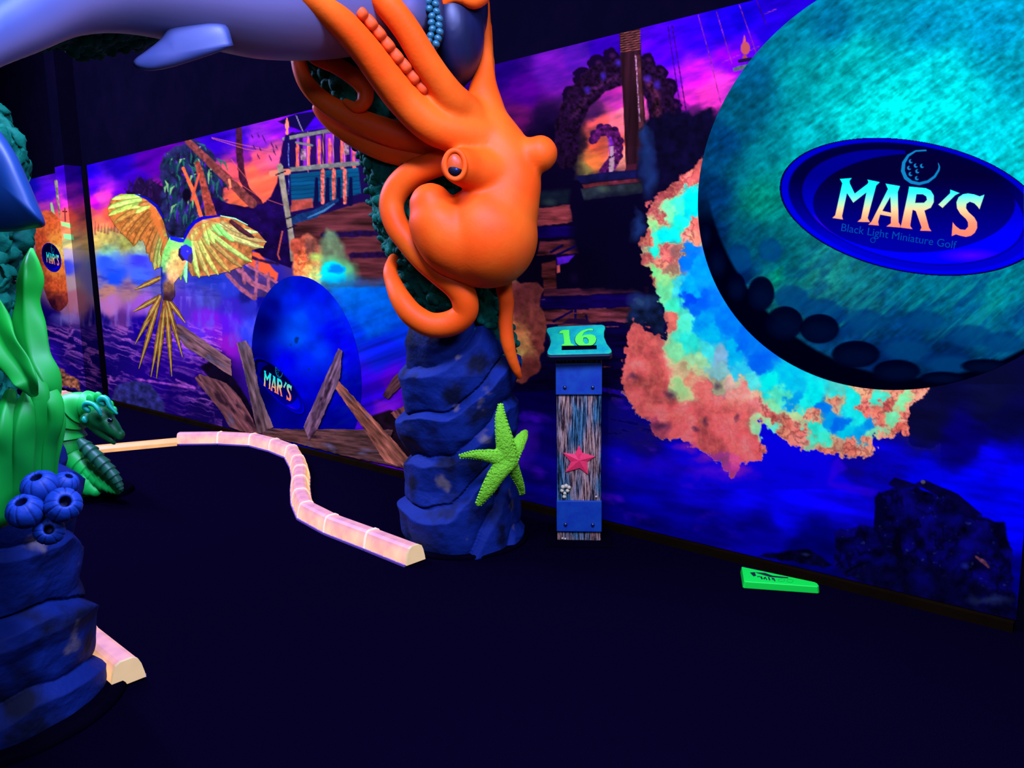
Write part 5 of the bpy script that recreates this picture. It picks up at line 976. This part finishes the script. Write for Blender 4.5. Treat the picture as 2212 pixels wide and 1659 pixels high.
CP = side([(380, 962), (470, 961), (543, 964), (594, 973), (613, 990), (625, 1013), (629, 1036), (626, 1060), (627, 1091), (640, 1123), (697, 1155), (785, 1190), (873, 1226)], .069)
curb(CP[::-1], cl, 'glowing curb segments along the fairway')
a0 = G(276.5, 1479); dd = G(202, 1460) - G(241, 1495); dd /= np.linalg.norm(dd)
curb([a0 + dd * t for t in (0, .40, .80)], ['near glowing curb segment with cream end beside the left rock pillar', 'glowing curb segment half hidden behind the left rock pillar'], 'glowing curb segments by the left pillar')
curb([p_ + N_ * .06 for p_ in side([(108, 857), (138, 863), (168, 870), (215, 881)], .069)][::-1], ['far glowing curb segment seen right behind the sea dragon crest', 'far glowing curb segment, second from the sea dragon', 'far glowing curb segment at the edge of the seaweed'], 'far glowing curb segments below the pier', ends=())
curb(side([(92, 981), (119, 978)], .069)[::-1], ['small glowing curb segment peeping out between seaweed and sea dragon'], None, ends=())
A_, B_ = G(382, 953, .03) * [1, 1, 0], G(124, 977, .03) * [1, 1, 0]; s_ = np.array([-(B_ - A_)[1], (B_ - A_)[0], 0]); s_ /= np.linalg.norm(s_)
V, Fc = extr(A_, B_, s_, s_, [(-.06, .001), (-.055, .03), (-.03, .055), (.03, .055), (.055, .03), (.06, .001)], 2, False)
tag(mesh('light_strip', V, Fc, M['strip'], None, smooth=False, origin=(A_ + B_) / 2), 'thin straight orange glowing strip between the sea dragon and the long curb', 'light strip')

# ------------------------------------------------------------------ hole marker 16
q0 = G(1251, 1172); post = empty('hole_marker_post', q0, 'weathered wooden post marking hole 16 with blue metal bands and a pink star', 'sign post')
yaw = math.atan2(q0[0], q0[1]); ux = np.array([math.cos(yaw), -math.sin(yaw), 0]); uy = np.array([math.sin(yaw), math.cos(yaw), 0]); uz = np.array([0, 0, 1.])
def pb(name, x, w, y0, d, z0, z1, m, parent, bev=.003, lean=0):
    bm = bmesh.new(); bmesh.ops.create_cube(bm, size=1); 
    if bev: bmesh.ops.bevel(bm, geom=bm.edges[:], offset=.5, segments=1, affect='EDGES') if False else None
    v = np.array([[w_.co.x * w + x, w_.co.y * d + y0 + d / 2, w_.co.z * (z1 - z0) + (z0 + z1) / 2] for w_ in bm.verts]); f = [[w_.index for w_ in p.verts] for p in bm.faces]; bm.free()
    Vw = q0 * [1, 1, 0] + v[:, :1] * ux + v[:, 1:2] * uy + v[:, 2:] * uz
    o = mesh(name, Vw, f, m, parent, smooth=False)
    if bev: b_ = o.modifiers.new('b', 'BEVEL'); b_.width = bev; b_.segments = 2
    return o
zz = lambda y: (lambda r_: CAM[2] + r_[2] * (q0[1] / r_[1]))(ray(1250, y))
mw = mat('weathered_wood', tuple(ALB((40, 24, 44))), noise=(3.2, tuple(ALB((200, 180, 215))), .44, .58), grain=(55, 55, 3.0), rough=.85, spec=.1, bump=.3, bscale=60)
n_ = mw.node_tree   # blue weathering down the middle of the board
mixn = n_.nodes.new('ShaderNodeMix'); mixn.data_type = 'RGBA'; mixn.blend_type = 'MULTIPLY'; mixn.inputs[0].default_value = 1
rp = [x for x in n_.nodes if x.type == 'VALTORGB'][0]; tn = n_.nodes.new('ShaderNodeTexNoise'); tn.inputs['Scale'].default_value = 9; tn.inputs['Detail'].default_value = 3
r2 = n_.nodes.new('ShaderNodeValToRGB'); r2.color_ramp.elements[0].position = .42; r2.color_ramp.elements[1].position = .56; r2.color_ramp.elements[0].color = (.12, .55, 1, 1); r2.color_ramp.elements[1].color = (1, .8, .75, 1)
mp = n_.nodes.new('ShaderNodeMapping'); mp.inputs['Scale'].default_value = (1.2, 1.2, .25); tcn = [x for x in n_.nodes if x.type == 'TEX_COORD'][0]
n_.links.new(tcn.outputs['Object'], mp.inputs[0]); n_.links.new(mp.outputs[0], tn.inputs['Vector']); n_.links.new(tn.outputs['Fac'], r2.inputs[0]); n_.links.new(rp.outputs[0], mixn.inputs[6]); n_.links.new(r2.outputs[0], mixn.inputs[7]); n_.links.new(mixn.outputs[2], n_.nodes['Principled BSDF'].inputs['Base Color'])
md = mat('band_blue', tuple(ALB((12, 76, 215))), noise=(14, tuple(ALB((8, 52, 205))), .35, .65), rough=.5, spec=.3)
mb = mat('bolt_blue', tuple(ALB((14, 34, 120))), rough=.25, spec=.7)
pw = 97 * q0[1] / 1660 * 1.01
pb('wood_board', 0, pw, 0, .19, .012, zz(762), mw, post, .004)
for (a, b_) in ((1147, 1081), (852, 784)):
    bb = pb('metal_band', 0, pw + .006, -.012, .214, zz(a), zz(b_), md, post, .003)
    for s in (-1, 1):
        z = zz(a) + (zz(b_) - zz(a)) * .24; c = q0 * [1, 1, 0] + ux * s * pw * .31 + uy * -.013 + uz * z; mesh('bolt', *ell(c, (.0105, .0105, .0105), None, 10, 14), mb, bb)
pb('foot_plate', 0, .36, -.08, .36, .001, .012, M['black'], post, .002)
# sign head, tilted back like a lectern
zt, zb = zz(706), zz(757); tilt = math.radians(52); hh = .205
sx = ux; sv = uz * math.cos(tilt) + uy * math.sin(tilt); sn = np.cross(sx, sv); sn = sn if sn @ uy < 0 else -sn
cc = D(1249, 734, q0[1] - .01 + .02); so = cc
def sp(a, b_, o=0.0): return so + sx * a + sv * b_ + sn * o
kx = lambda x, y: ((x - 1249) / 1660 * 4.05, (734 - y) / 50 * hh)
OUT = [(1184, 711), (1200, 709), (1300, 706), (1307, 708), (1308, 713), (1305, 720), (1305, 730), (1310, 742), (1319, 753), (1320, 757), (1314, 760), (1190, 762), (1184, 760), (1183, 755), (1188, 745), (1190, 738), (1187, 728), (1180, 718), (1180, 713)]
def plate(name, pts, o0, o1, m, parent, bev=.004):
    n = len(pts); V = np.array([sp(*kx(*p_), o1) for p_ in pts] + [sp(*kx(*p_), o0) for p_ in pts])
    o = mesh(name, V, [list(range(n))[::-1], list(range(n, 2 * n))] + [[i, (i + 1) % n, (i + 1) % n + n, i + n] for i in range(n)], m, parent, smooth=False)
    if bev: b_ = o.modifiers.new('b', 'BEVEL'); b_.width = bev; b_.segments = 3
    return o
pt_ = [(1249 + (x - 1249) * 1.015, 734 + (y - 734) * 1.05 + 1) for x, y in OUT]
plate('sign_backing', pt_, -.035, -.004, mat('sign_back', tuple(ALB((6, 16, 60))), rough=.5), post, .006)
face = plate('sign_face', OUT, -.006, .004, mat('sign_teal', tuple(ALB((0, 150, 205))), noise=(9, tuple(ALB((20, 205, 200))), .35, .62), rough=.4), post, .006)
K6 = lambda pts: [(1150 + a / 6.91, 660 + b_ / 6.91) for a, b_ in pts]
mg = mat('number_green', tuple(ALB((90, 255, 100))), rough=.5); mk = mat('number_outline', tuple(ALB((0, 60, 90))), rough=.5)
one = K6([(398, 440), (405, 418), (450, 396), (550, 396), (552, 480), (562, 488), (556, 500), (576, 570), (622, 590), (626, 600), (440, 600), (442, 588), (478, 574), (456, 440), (425, 438)])
ph = [(905, 405), (908, 388), (870, 382), (800, 390), (730, 412), (680, 450), (650, 480), (636, 520), (648, 560), (690, 595), (760, 604), (840, 604), (900, 590), (940, 555), (952, 515), (935, 478), (890, 460), (830, 458), (770, 468), (740, 478), (770, 430), (830, 404)]
hole = K6([(760, 500), (785, 494), (815, 500), (840, 530), (838, 565), (810, 582), (780, 575), (755, 545)])
def flat(name, pts, holes, o, m, parent):
    bm = bmesh.new()
    for P_ in [pts] + holes:
        vs = [bm.verts.new(sp(*kx(*p_), o) - parent_world(parent)) for p_ in P_]
        for i in range(len(vs)): bm.edges.new((vs[i], vs[(i + 1) % len(vs)]))
    bmesh.ops.triangle_fill(bm, edges=bm.edges[:], use_beauty=True); r_ = bmesh.ops.extrude_face_region(bm, geom=bm.faces[:]); bmesh.ops.translate(bm, verts=[g_ for g_ in r_['geom'] if isinstance(g_, bmesh.types.BMVert)], vec=Vector(sn * .003))
    bmesh.ops.recalc_face_normals(bm, faces=bm.faces); me = bpy.data.meshes.new(name); bm.to_mesh(me); bm.free(); me.materials.append(m); ob = bpy.data.objects.new(name, me); col.objects.link(ob); ob.parent = parent; return ob
flat('numeral', one, [], .0055, mg, face); flat('numeral', K6(ph), [hole], .0055, mg, face)
gw = lambda P_, k: [(np.mean([a for a, _ in P_]) + (a - np.mean([a for a, _ in P_])) * k, np.mean([b_ for _, b_ in P_]) + (b_ - np.mean([b_ for _, b_ in P_])) * k) for a, b_ in P_]
flat('numeral_outline', gw(one, 1.05), [], .003, mk, face); flat('numeral_outline', gw(K6(ph), 1.05), [gw(hole, .9)], .003, mk, face)  # dark teal outline under each numeral
flat('score_ledge', K6([(442, 602), (955, 598), (955, 640), (442, 650)]), [], .006, M['black'], face)
# star and little shells on the board
def onpost(x, y, o=-.004): d = ray(x, y); c0 = q0 * [1, 1, 0] + uy * o; t = ((c0 - CAM) @ uy) / (d @ uy); return CAM + d * t
S5 = [(1251, 962), (1258, 978), (1286, 986), (1268, 997), (1270, 1025), (1252, 1011), (1222, 1020), (1233, 998), (1216, 978), (1242, 981)]
V = np.array([onpost(x, y, -.006) for x, y in S5] + [onpost(1251, 995, -.016)] + [onpost(x, y, .001) for x, y in S5]); n = 10
mesh('pink_star', V, [[i, (i + 1) % n, 10] for i in range(n)] + [[i, i + 11, (i + 1) % n + 11, (i + 1) % n] for i in range(n)], mat('star_pink', tuple(ALB((255, 56, 130))), noise=(60, tuple(ALB((240, 50, 112))), .4, .6), rough=.6), post, smooth=False)
ms = mat('shell_white', tuple(ALB((200, 200, 215))), rough=.6)
for k, (x, y, r_) in enumerate([(1216, 1052, 5), (1223, 1050, 5), (1229, 1053, 4.5), (1214, 1060, 4.5), (1226, 1060, 4.5), (1220, 1066, 4), (1219, 1073, 4.5), (1288, 1073, 2.5)]): c = onpost(x, y, -.004); mesh('shell', *ell(c, [r_ * 4 / 1660] * 3, None, 10, 12), ms, post)
for k, (x, y) in enumerate([(1215, 1163), (1221, 1164)]): mesh('shell', *ell(onpost(x, y, -.003), [.006] * 3, None, 8, 10), ms, post)

# ------------------------------------------------------------------ green tee wedge
zt = .036; tri = [(1602, 1223.5), (1607, 1254), (1610, 1256), (1766, 1267), (1769, 1265), (1766, 1260), (1760, 1257)]
top = np.array([G(x, y, zt) for x, y in tri]); n = len(tri); cen = top.mean(0); bot = top.copy(); bot[:, 2] = .001; bot[:, :2] = cen[:2] + (bot[:, :2] - cen[:2]) * 1.03
wedge = empty('tee_marker', (cen[0], cen[1], 0), 'bright green wedge shaped marker lying on the dark carpet', 'marker')
o = mesh('block', np.vstack([top, bot]), [list(range(n))[::-1], list(range(n, 2 * n))] + [[i, (i + 1) % n, (i + 1) % n + n, i + n] for i in range(n)], mat('wedge_green', tuple(ALB((14, 250, 92))), rough=.45), wedge, smooth=False)
b_ = o.modifiers.new('b', 'BEVEL'); b_.width = .004; b_.segments = 3
C3 = lambda x, y: (1600 + x / 3.614, 1000 + y / 3.614)
mkp = mat('print_black', (.004, .01, .01), rough=.8)
for pts in ([(72, 855), (110, 852), (120, 880), (100, 885)], [(110, 853), (190, 858), (260, 884), (170, 872)], [(170, 872), (370, 892), (372, 900), (230, 890)], [(150, 886), (166, 886), (172, 906), (162, 908)], [(176, 900), (192, 886), (208, 912), (200, 914), (192, 898), (184, 912)], [(212, 892), (222, 890), (232, 914), (222, 916)], [(240, 894), (262, 900), (272, 922), (262, 922), (254, 906), (248, 916)], [(128, 884), (150, 884), (150, 889), (128, 889)]):
    V = np.array([G(*C3(*p_), zt + .0012) for p_ in pts]); mesh('printed_mark', V, [list(range(len(pts)))], mkp, o if False else wedge, smooth=False)
for (x, y) in ((318, 914), (385, 920)):
    q_ = [C3(x + r_ * 28 * math.cos(t), y + r_ * 12 * math.sin(t)) for r_ in (1, .85) for t in np.linspace(0, 2 * math.pi, 25)[:-1]]; V = np.array([G(*p_, zt + .0012) for p_ in q_])
    mesh('printed_mark', V, [(i, (i + 1) % 24, (i + 1) % 24 + 24, i + 24) for i in range(24)], mat('print_green', tuple(ALB((10, 200, 80))), rough=.6), wedge, smooth=False)
